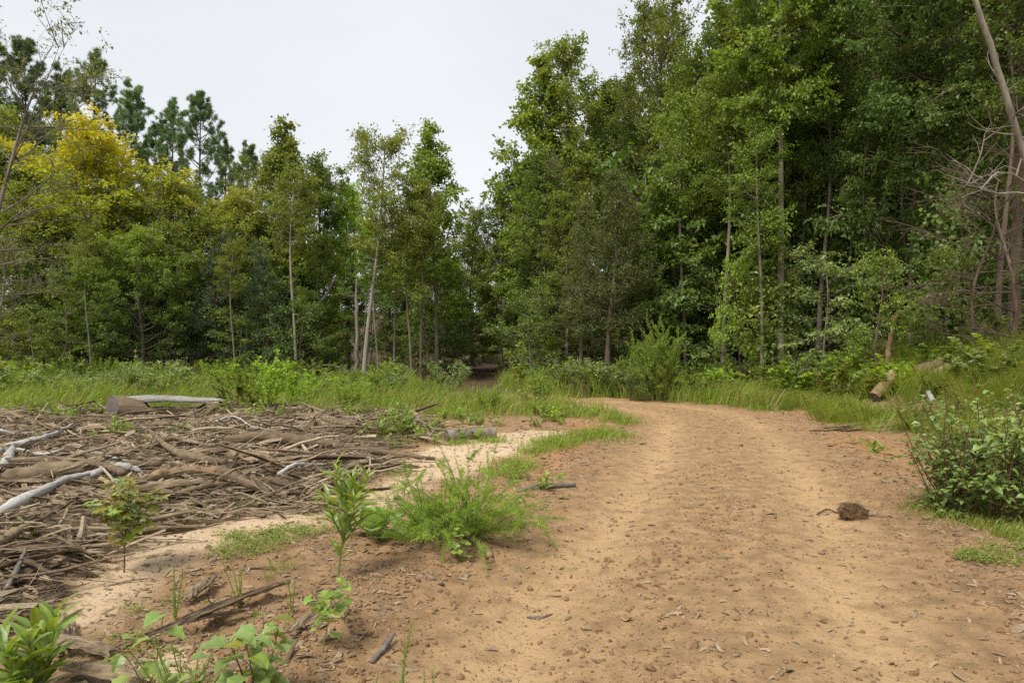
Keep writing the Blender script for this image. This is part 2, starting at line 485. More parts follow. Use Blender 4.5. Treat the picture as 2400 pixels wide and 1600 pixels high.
M['bark_brown'] = wood_mat("brown bark", [(0.05, 0.036, 0.026), (0.12, 0.085, 0.06), (0.22, 0.165, 0.12)])
M['bark_strip'] = wood_mat("weathered bark", [(0.052, 0.037, 0.025), (0.165, 0.117, 0.073), (0.30, 0.222, 0.142), (0.44, 0.35, 0.24)], scale=(5, 90, 90), tintw=0.5, bump=1.0)
M['dry_wood'] = wood_mat("silvered dead wood", [(0.13, 0.118, 0.104), (0.35, 0.335, 0.31), (0.54, 0.525, 0.50)], scale=(7, 60, 60), bump=0.9, tintw=0.2)
M['log_bark'] = wood_mat("log bark", [(0.05, 0.036, 0.023), (0.15, 0.108, 0.066), (0.28, 0.21, 0.13)], scale=(3, 20, 20), bump=0.9)
M['chip'] = wood_mat("wood chip", [(0.085, 0.055, 0.033), (0.20, 0.14, 0.086), (0.35, 0.265, 0.175)], scale=(5, 90, 90), tintw=0.5)
M['cut_wood'] = wood_mat("cut wood", [(0.07, 0.055, 0.045), (0.13, 0.108, 0.09), (0.21, 0.18, 0.155)], scale=(9, 9, 9), bump=0.3)
M['cut_tan'] = wood_mat("tan wood", [(0.12, 0.075, 0.04), (0.23, 0.15, 0.08), (0.34, 0.245, 0.15)], scale=(3, 16, 16), bump=0.4)
M['stem'] = wood_mat("green stem", [(0.09, 0.12, 0.03), (0.15, 0.18, 0.05), (0.22, 0.22, 0.08)], bump=0.1)
M['stem_dark'] = wood_mat("dark stem", [(0.06, 0.035, 0.02), (0.12, 0.07, 0.04), (0.19, 0.12, 0.07)], bump=0.1)
M['stone'] = wood_mat("stone", [(0.16, 0.105, 0.062), (0.27, 0.19, 0.118), (0.38, 0.295, 0.205)], scale=(20, 20, 20), tintw=0.4)
M['clod'] = wood_mat("soil clod", [(0.13, 0.073, 0.039), (0.215, 0.125, 0.065), (0.30, 0.185, 0.098)], scale=(40, 40, 40), tintw=0.3, bump=1.0)
M['dead_leaf'] = leaf_mat("dead leaf", [(0.12, 0.055, 0.03), (0.26, 0.14, 0.075), (0.42, 0.28, 0.17)], transl=0.2)
M['straw'] = wood_mat("straw fibre", [(0.07, 0.045, 0.022), (0.13, 0.088, 0.043), (0.20, 0.145, 0.075)], scale=(30, 30, 30))

# ------------------------------------------------------------------ ground and road
def build_ground():
    nr, nc = XX.shape
    n2 = fbm(XX * 3, YY * 3, 61, 3) - 0.5
    road = sstep(ROAD_HW + 0.15, ROAD_HW - 0.6, dR + 0.7 * n2)
    track = np.exp(-((dR - 0.9 + 0.25 * _n1) / 0.28) ** 2) * (0.35 + 0.5 * sstep(0.35, 0.65, fbm(XX * 0.9, YY * 0.5, 77, 4)))
    red = sstep(0, 0.5, dR - ROAD_HW + 0.8 * n2) * sstep(1.6, 0.9, dR - ROAD_HW) * sstep(6, 11, YY) * sstep(30, 22, YY)
    red = np.maximum(red, sstep(0.0, 1.5, XX - 3.2 - 0.2 * YY) * sstep(5, 9, YY) * sstep(18, 14, YY) * 0.9)
    chip = sstep(-0.12, 0.25, _bsd + 0.7 * n2) * (1 - sand_m)
    md = meadow_mask(XX, YY)
    litter = sstep(29, 34, YY + 3 * n2)
    litter = np.maximum(litter, sstep(22.5, 25, YY) * (dR < 3))  # shade painted into the colour of the far road end, using the litter mask
    litter = np.maximum(litter, sstep(13.5, 15, XX + n2) * sstep(10, 14, YY))
    attrs = dict(road=road, track=track, red=red, sand=sand_m * (1 - road), chip=chip, meadow=md, litter=litter)
    fr = (dR + 0.22 * n2)[:-1, :-1] < ROAD_HW
    idx = np.arange(nr * nc).reshape(nr, nc)
    Q = np.stack([idx[:-1, :-1], idx[:-1, 1:], idx[1:, 1:], idx[1:, :-1]], -1)
    V = np.stack([XX, YY, ZZ], -1).reshape(-1, 3)
    for name, sel, lab in (("ground", ~fr, "bare reddish soil of the clearing with sandy wash and leaf litter under the trees"),
                           ("dirt_road", fr, "graded tan dirt road with two pale wheel tracks curving away to the woods")):
        q = Q[sel]
        used, inv = np.unique(q.ravel(), return_inverse=True)
        a = Acc(); a.add(V[used], q=inv.reshape(-1, 4))
        me = a.mesh(name, M['soil'], smooth=True)
        for k, arr in attrs.items():
            at = me.attributes.new(k, 'FLOAT', 'POINT')
            at.data.foreach_set("value", arr.ravel()[used].astype(np.float32))
        tag(link(name, me), lab, None, None, 'structure')

def meadow_mask(x, y):
    """where meadow grass grows"""
    d, side = road_dist(x, y)
    n = (fbm(x * 0.6, y * 0.6, 91, 3) - 0.5) * 2
    left_edge = 15.6 + 0.6 * n + 0.10 * np.clip(x + 1, -8, 6) + 1.2 * sstep(-4, -9, x)
    m = sstep(-0.4, 0.7, y - left_edge) * sstep(35, 31, y)
    m = m * sstep(ROAD_HW - 0.1, ROAD_HW + 0.35, d + 0.3 * n)
    right = sstep(-0.5, 0.6, x - 7.0 - 0.6 * n + 2.4 * sstep(10, 6, y) - 1.0 * sstep(15, 18, y)) * sstep(5.2, 6.4, y)
    isr = x > 4.2
    front_r = sstep(-0.4, 0.5, y - 17.4 - 0.5 * n)
    m = np.where(isr & (y < 26), np.maximum(right, np.where(x < 9, front_r, right)), m)
    m = m * sstep(ROAD_HW - 0.1, ROAD_HW + 0.35, d + 0.3 * n)
    return m

build_ground()

# ------------------------------------------------------------------ tree generator
GOLD = math.pi * (3 - math.sqrt(5))

def prof_oval(t): return np.clip(np.sin(np.pi * np.clip(0.12 + 0.84 * t, 0, 1)), 0.05, 1) ** 0.75
def prof_cone(t): return np.clip(1.05 - t, 0.06, 1) ** 0.85 * np.clip(0.55 + 2.2 * t, 0, 1)
def prof_dome(t): return np.clip(1 - np.clip(t, 0, 1) ** 2.4, 0.05, 1) ** 0.6 * np.clip(0.75 + t, 0, 1)
def prof_top(t): return np.clip(0.45 + 0.9 * t, 0, 1) * np.clip(1.25 - t, 0.1, 1) ** 0.6
def prof_flat(t): return 0.55 + 0.45 * np.sin(np.pi * np.clip(t, 0, 1))

def make_tree(seed, H=16., r=0.17, cb=0.3, W=3., prof=prof_oval, np_=44, ns=7, nt=5, nl=12, el=(15, 60), curve=0.35, lean=(0, 0), wob=0.35,
              leaf=0.13, lw=0.62, droop=0.15, flat=0.6, twig=0.5, spread=0.13, mats=('bark_grey', 'leaf'), wood_twigs=False, sides=9, hpow=1.0, bare=0.0, stubs=0, top=0.0):
    rng = np.random.default_rng(seed)
    wood, crown = Acc(), Acc()
    n = 16
    t = np.linspace(0, 1, n)
    ph = rng.uniform(0, 6.28, 4)
    ax = np.stack([lean[0] * t ** 1.3 * H + wob * (np.sin(t * 5 + ph[0]) - np.sin(ph[0])) * t, lean[1] * t ** 1.3 * H + wob * (np.sin(t * 4.2 + ph[1]) - np.sin(ph[1])) * t, t * H], -1)
    rad = r * (1 - 0.88 * t ** 0.9) + 0.012 + r * 0.55 * np.exp(-t * H / 0.45)
    tubes(wood, ax[None], rad[None], sides, tint=0.5)
    hf = cb + (1 - cb) * np.linspace(0.0, 0.985, np_) ** hpow + rng.normal(0, 0.008, np_)
    hf = np.clip(hf, 0.02, 0.99)
    tt = np.clip((hf - cb) / (1 - cb), 0, 1)
    base, _ = along(ax[None].repeat(1, 0), hf[None]); base = base[0]
    az = np.arange(np_) * GOLD + rng.normal(0, 0.35, np_)
    e = np.radians(el[0] + (el[1] - el[0]) * tt + rng.normal(0, 9, np_))
    L = W * prof(tt) * rng.uniform(0.6, 1.15, np_) * (0.62 + 0.75 * vnoise((az % 6.283) * 1.1 + seed, hf * H * 0.45, seed))
    d = np.stack([np.cos(az) * np.cos(e), np.sin(az) * np.cos(e), np.sin(e)], -1)
    Pp = grow(rng, base, d, L, 7, curve, 0.10)
    rp = np.minimum(0.42 * np.interp(hf, t, rad), 0.012 + 0.016 * L)
    tubes(wood, Pp, rp[:, None] * np.linspace(1, 0.25, 7)[None], 5, tint=0.45)
    s = rng.uniform(0.22, 1.0, (np_, ns)); s[:, 0] = 0.98
    b2, t2 = along(Pp, s)
    side = nrm(np.cross(t2, np.array([0, 0, 1.0]))) * np.where(rng.random((np_, ns)) < 0.5, -1, 1)[..., None]
    d2 = nrm(t2 * 0.75 + side * rng.uniform(0.2, 1.0, (np_, ns))[..., None] + rng.normal(0, 0.25, (np_, ns, 3)) * np.array([1, 1, 1 - 0.5 * flat]))
    L2 = (L[:, None] * rng.uniform(0.22, 0.5, (np_, ns)) * (1.2 - 0.7 * s) + 0.25)
    P2 = grow(rng, b2.reshape(-1, 3), d2.reshape(-1, 3), L2.ravel(), 5, curve * 0.4, 0.14)
    tubes(wood, P2, (0.006 + 0.008 * L2.ravel())[:, None] * np.linspace(1, 0.35, 5)[None], 4 if wood_twigs else 3, tint=0.45)
    m2 = len(P2)
    s3 = rng.uniform(0.1, 1.0, (m2, nt)); s3[:, 0] = 0.97
    b3, t3 = along(P2, s3)
    d3 = nrm(t3 * 0.6 + rng.normal(0, 0.6, (m2, nt, 3)) * np.array([1, 1, 1 - 0.6 * flat]) + np.array([0, 0, 0.1 - droop * 0.5]))
    L3 = rng.uniform(0.45, 1.0, (m2, nt)) * twig
    if wood_twigs:
        P3 = grow(rng, b3.reshape(-1, 3), d3.reshape(-1, 3), L3.ravel() * 1.4, 4, curve * 0.2, 0.18)
        tubes(wood, P3, np.full(len(P3), 0.0065)[:, None] * np.linspace(1, 0.5, 4)[None], 3, tint=0.6)
    if nl > 0:
        keep = (rng.random((m2, nt)) > bare) & (rng.random((m2, nt)) < np.clip(0.12 + 1.15 * np.repeat(L / W, ns)[:, None], 0, 1))
        b3, d3, L3 = b3[keep], d3[keep], L3[keep]
        k = len(b3)
        ctint = np.repeat(rng.uniform(0, 1, np_), ns * nt).reshape(m2, nt)[keep] * 0.25 + np.repeat(rng.uniform(0, 1, m2), nt).reshape(m2, nt)[keep] * 0.25
        sl = rng.uniform(0.05, 1.0, (k, nl))
        C = b3[:, None] + d3[:, None] * (sl * L3[:, None])[..., None] + rng.normal(0, spread * 0.8, (k, nl, 3)) * np.array([1, 1, 1 - 0.6 * flat])
        D = d3[:, None] * 0.5 + rng.normal(0, 0.6, (k, nl, 3)) + np.array([0, 0, -droop])
        N = np.array([0, 0, 1.0]) + rng.normal(0, 0.28, (k, 1, 3)) + rng.normal(0, 0.30 + 0.25 * (1 - flat), (k, nl, 3))
        tn = ctint[:, None] + rng.uniform(0, 0.5, (k, nl))
        if top: tn = tn * 0.6 + top * (b3[:, None, 2] / H - 0.62) * 1.6 + 0.12
        tn = np.clip(tn, 0, 1)
        LL = leaf * rng.uniform(0.6, 1.3, (k, nl))
        leaves(crown, C.reshape(-1, 3), D.reshape(-1, 3), N.reshape(-1, 3), LL.ravel(), LL.ravel() * lw, tn.ravel())
    return dict(H=H, wood=wood.mesh("trunk", M[mats[0]], True), crown=crown.mesh("crown", M[mats[1]]) if nl > 0 else None, mats=mats, ax=ax)

def make_pine(seed, H=22., r=0.2, cb=0.5, W=2.6, np_=36, ns=6, tufts=3, nn=15, needle=0.24):
    rng = np.random.default_rng(seed)
    wood, crown = Acc(), Acc()
    n = 14; t = np.linspace(0, 1, n)
    ph = rng.uniform(0, 6.28, 2)
    ax = np.stack([0.25 * np.sin(t * 3 + ph[0]) * t, 0.25 * np.sin(t * 3 + ph[1]) * t, t * H], -1)
    rad = r * (1 - 0.92 * t) + 0.012
    tubes(wood, ax[None], rad[None], 8, tint=0.4)
    hf = cb + (1 - cb) * np.linspace(0, 0.985, np_) ** 0.9 + rng.normal(0, 0.01, np_)
    hf = np.clip(hf, 0, 0.99); tt = np.clip((hf - cb) / (1 - cb), 0, 1)
    base = along(ax[None], hf[None])[0][0]
    az = np.arange(np_) * GOLD + rng.normal(0, 0.4, np_)
    e = np.radians(-5 + 50 * tt + rng.normal(0, 10, np_))
    L = W * (np.clip(1.08 - tt, 0, 1) ** 0.8) * np.clip(0.5 + 2 * tt, 0, 1) * rng.uniform(0.55, 1.25, np_) + 0.25
    d = np.stack([np.cos(az) * np.cos(e), np.sin(az) * np.cos(e), np.sin(e)], -1)
    Pp = grow(rng, base, d, L, 6, 0.8, 0.12)
    tubes(wood, Pp, (0.012 + 0.014 * L)[:, None] * np.linspace(1, 0.3, 6)[None], 4, tint=0.35)
    s = rng.uniform(0.35, 1.0, (np_, ns)); s[:, 0] = 0.99
    b2, t2 = along(Pp, s)
    d2 = nrm(t2 * 0.6 + rng.normal(0, 0.55, (np_, ns, 3)) + np.array([0, 0, 0.35]))
    L2 = rng.uniform(0.25, 0.75, (np_, ns)) * np.clip(L[:, None] / W + 0.3, 0.3, 1)
    P2 = grow(rng, b2.reshape(-1, 3), d2.reshape(-1, 3), L2.ravel(), 4, 0.5, 0.1)
    tubes(wood, P2, np.full(len(P2), 0.012)[:, None] * np.linspace(1, 0.6, 4)[None], 3, tint=0.35)
    m2 = len(P2)
    s3 = np.concatenate([np.full((m2, 1), 0.99), rng.uniform(0.45, 1.0, (m2, tufts - 1))], 1)
    b3, t3 = along(P2, s3); b3 = b3.reshape(-1, 3) + rng.normal(0, 0.05, (m2 * tufts, 3)); t3 = t3.reshape(-1, 3)
    k = len(b3)
    D = nrm(rng.normal(0, 1, (k, nn, 3)) * 0.75 + t3[:, None] * 0.75)
    N = rng.normal(0, 1, (k, nn, 3))
    LL = needle * rng.uniform(0.7, 1.2, (k, nn))
    tn = np.clip(np.repeat(rng.uniform(0, 0.5, k), nn) + rng.uniform(0, 0.5, k * nn), 0, 1)
    leaves(crown, np.repeat(b3, nn, 0), D.reshape(-1, 3), N.reshape(-1, 3), LL.ravel(), 0.033, tn, fold=0.1)
    return dict(H=H, wood=wood.mesh("trunk", M['bark_brown'], True), crown=crown.mesh("crown", M['needle']), mats=('bark_brown', 'needle'))

V = {}
V['poplar'] = make_tree(11, 16, 0.15, 0.24, 3.3, prof_cone, 50, 7, 6, 11, (10, 58), 0.4, leaf=0.19, lw=0.85, spread=0.18, mats=('bark_grey', 'leaf'))
V['poplar_b'] = make_tree(12, 17, 0.16, 0.30, 3.4, prof_oval, 46, 7, 6, 11, (20, 66), 0.4, leaf=0.15, lw=0.8, spread=0.16, mats=('bark_grey', 'leaf'))
V['oak'] = make_tree(13, 17, 0.2, 0.34, 4.3, prof_oval, 52, 8, 6, 13, (12, 60), 0.35, leaf=0.15, lw=0.6, spread=0.15, mats=('bark_grey', 'leaf'), wob=0.6)
V['walnut'] = make_tree(14, 13, 0.13, 0.50, 3.0, prof_top, 30, 7, 6, 11, (15, 55), 0.3, lean=(0.09, 0), leaf=0.16, lw=0.5, spread=0.16, mats=('bark_pale', 'leaf'), wob=0.25)
V['maple'] = make_tree(15, 11, 0.17, 0.16, 4.6, prof_dome, 58, 8, 6, 14, (8, 66), 0.3, leaf=0.14, lw=0.8, spread=0.15, flat=0.75, mats=('bark_grey', 'leaf_yellow'), top=0.8)
V['edge'] = make_tree(16, 13, 0.15, 0.10, 3.1, prof_oval, 56, 7, 6, 11, (5, 60), 0.35, leaf=0.15, lw=0.7, spread=0.15, flat=0.7, mats=('bark_grey', 'leaf'))
V['edge_b'] = make_tree(17, 12, 0.13, 0.07, 3.0, prof_cone, 56, 7, 6, 11, (0, 50), 0.25, leaf=0.15, lw=0.65, spread=0.15, flat=0.8, mats=('bark_brown', 'leaf_deep'))
V['tall'] = make_tree(18, 21, 0.2, 0.34, 4.4, prof_flat, 80, 8, 6, 13, (0, 52), 0.25, leaf=0.19, lw=0.68, spread=0.17, flat=0.75, droop=0.3, mats=('bark_pale', 'leaf'), wob=0.3)
V['tall_b'] = make_tree(19, 22, 0.22, 0.36, 4.6, prof_flat, 80, 8, 6, 13, (-5, 48), 0.2, leaf=0.16, lw=0.6, spread=0.17, flat=0.75, droop=0.35, mats=('bark_brown', 'leaf_deep'), wob=0.5)
V['tall_c'] = make_tree(27, 21, 0.17, 0.50, 3.6, prof_oval, 60, 8, 6, 15, (0, 60), 0.25, leaf=0.18, lw=0.75, spread=0.16, flat=0.75, droop=0.3, mats=('bark_pale', 'leaf'), wob=0.2)
V['slim'] = make_tree(20, 13, 0.10, 0.5, 1.7, prof_oval, 30, 6, 5, 9, (12, 60), 0.3, leaf=0.14, lw=0.65, spread=0.14, mats=('bark_grey', 'leaf_olive'), stubs=0)
V['slim_b'] = make_tree(24, 14, 0.11, 0.62, 1.8, prof_oval, 26, 6, 5, 9, (15, 60), 0.3, leaf=0.14, lw=0.65, spread=0.14, mats=('bark_brown', 'leaf'))
V['sapling'] = make_tree(21, 5, 0.04, 0.10, 2.0, prof_oval, 22, 5, 4, 9, (0, 35), 0.05, leaf=0.14, lw=0.62, spread=0.10, flat=0.95, droop=0.25, twig=0.42, mats=('bark_grey', 'leaf_deep'), wob=0.15, sides=6)
V['sapling_b'] = make_tree(22, 4, 0.035, 0.06, 1.7, prof_dome, 22, 5, 4, 9, (5, 55), 0.1, leaf=0.13, lw=0.62, spread=0.11, flat=0.8, droop=0.2, twig=0.4, mats=('bark_brown', 'leaf'), wob=0.2, sides=6)
V['pine_a'] = make_pine(31, 22, 0.2, 0.42, 4.1, 52, 9, 4, 16, 0.30)
V['pine_b'] = make_pine(32, 22, 0.2, 0.36, 4.6, 58, 9, 4, 16, 0.30)
V['pine_c'] = make_pine(33, 20, 0.18, 0.48, 3.7, 44, 8, 4, 16, 0.28)
V['cedar'] = make_tree(41, 10, 0.12, 0.04, 2.3, prof_cone, 62, 7, 6, 10, (-12, 30), -0.15, leaf=0.16, lw=0.32, spread=0.10, flat=0.4, droop=0.5, mats=('bark_brown', 'cedar'))
V['redcedar'] = make_tree(42, 11, 0.14, 0.22, 2.2, prof_cone, 58, 7, 6, 10, (8, 60), 0.3, leaf=0.15, lw=0.3, spread=0.10, flat=0.2, droop=0.2, mats=('bark_brown', 'redcedar'))
V['fill'] = make_tree(51, 15, 0.16, 0.14, 3.6, prof_oval, 40, 6, 5, 10, (5, 58), 0.3, leaf=0.21, lw=0.7, spread=0.24, mats=('bark_brown', 'leaf_deep'), sides=7)
V['fill_b'] = make_tree(52, 15, 0.16, 0.38, 3.4, prof_oval, 36, 6, 5, 10, (10, 60), 0.3, leaf=0.21, lw=0.7, spread=0.22, mats=('bark_grey', 'leaf'), sides=7)
V['dead'] = make_tree(61, 9, 0.10, 0.35, 2.6, prof_oval, 22, 6, 4, 0, (15, 55), 0.1, wood_twigs=True, wob=0.5, mats=('bark_pale', 'leaf'))
V['dead_b'] = make_tree(62, 7, 0.07, 0.2, 1.9, prof_top, 18, 6, 5, 0, (35, 75), 0.4, wood_twigs=True, wob=0.3, mats=('bark_pale', 'leaf'))
V['brush'] = make_tree(63, 5, 0.06, 0.10, 2.4, prof_flat, 20, 6, 5, 0, (5, 50), -0.1, wood_twigs=True, wob=0.4, mats=('bark_brown', 'leaf'))
V['half_bare'] = make_tree(64, 11, 0.14, 0.30, 4.2, prof_flat, 34, 7, 5, 7, (10, 55), -0.05, lean=(0.26, 0.0), leaf=0.11, lw=0.6, spread=0.13, wood_twigs=True, bare=0.35, mats=('bark_grey', 'leaf_olive'), wob=0.5)

TR = random.Random(5)

def tree(name, var, u, Y, vtop, label, group=None, mat=None, wood=None, rot=None, ws=1.0, cat='tree', x=None):
    v = V[var]
    X = (u - UC) / FPX * Y if x is None else x
    z0 = H1(X, Y) - 0.04
    ht = CAMZ + (VH - vtop) / FPX * Y - z0
    s = ht / v['H']
    root = link(name, None, None, (X, Y, z0), (0, 0, TR.uniform(0, 6.28) if rot is None else rot), (s * ws, s * ws, s))
    tag(root, label, cat, group)
    t = link("trunk", v['wood'], root)
    if wood:
        t.material_slots[0].link = 'OBJECT'; t.material_slots[0].material = M[wood]
    if v['crown']:
        c = link("crown", v['crown'], root)
        if mat:
            c.material_slots[0].link = 'OBJECT'; c.material_slots[0].material = M[mat]
    return root

# pines standing above the deciduous edge
G = 'pines rising behind the yellow maple'
for u, vt, Y, var, lab in [
    (-30, 85, 56, 'pine_b', 'tall pine cut by the picture edge behind the half bare leaning tree'),
    (62, 112, 58, 'pine_a', 'tall dark pine with its tip above the half bare leaning tree'),
    (140, 175, 60, 'pine_b', 'pine half hidden by the thin twigs of the leaning tree'),
    (222, 148, 55, 'pine_c', 'open crowned pine with the narrow double tip above the yellow maple'),
    (302, 212, 52, 'pine_b', 'dense round headed pine right behind the top of the yellow maple'),
    (355, 300, 60, 'pine_a', 'shorter pine between the round headed pine and the open one'),
    (402, 255, 58, 'pine_c', 'small topped pine beside the tall open pine'),
    (465, 230, 50, 'pine_a', 'tall open pine with sky showing between its branches'),
    (520, 340, 62, 'pine_b', 'low pine below the shoulder of the tall open pine'),
    (568, 345, 60, 'pine_b', 'round dark pine crown alone against the sky before the olive tree'),
    (742, 398, 62, 'pine_a', 'dark pine peeking over behind the olive tree'),
    (795, 425, 64, 'pine_b', 'dark pine touching the crown of the pale leaning tree')]:
    tree('pine_tree', var, u, Y, vt, lab, G)

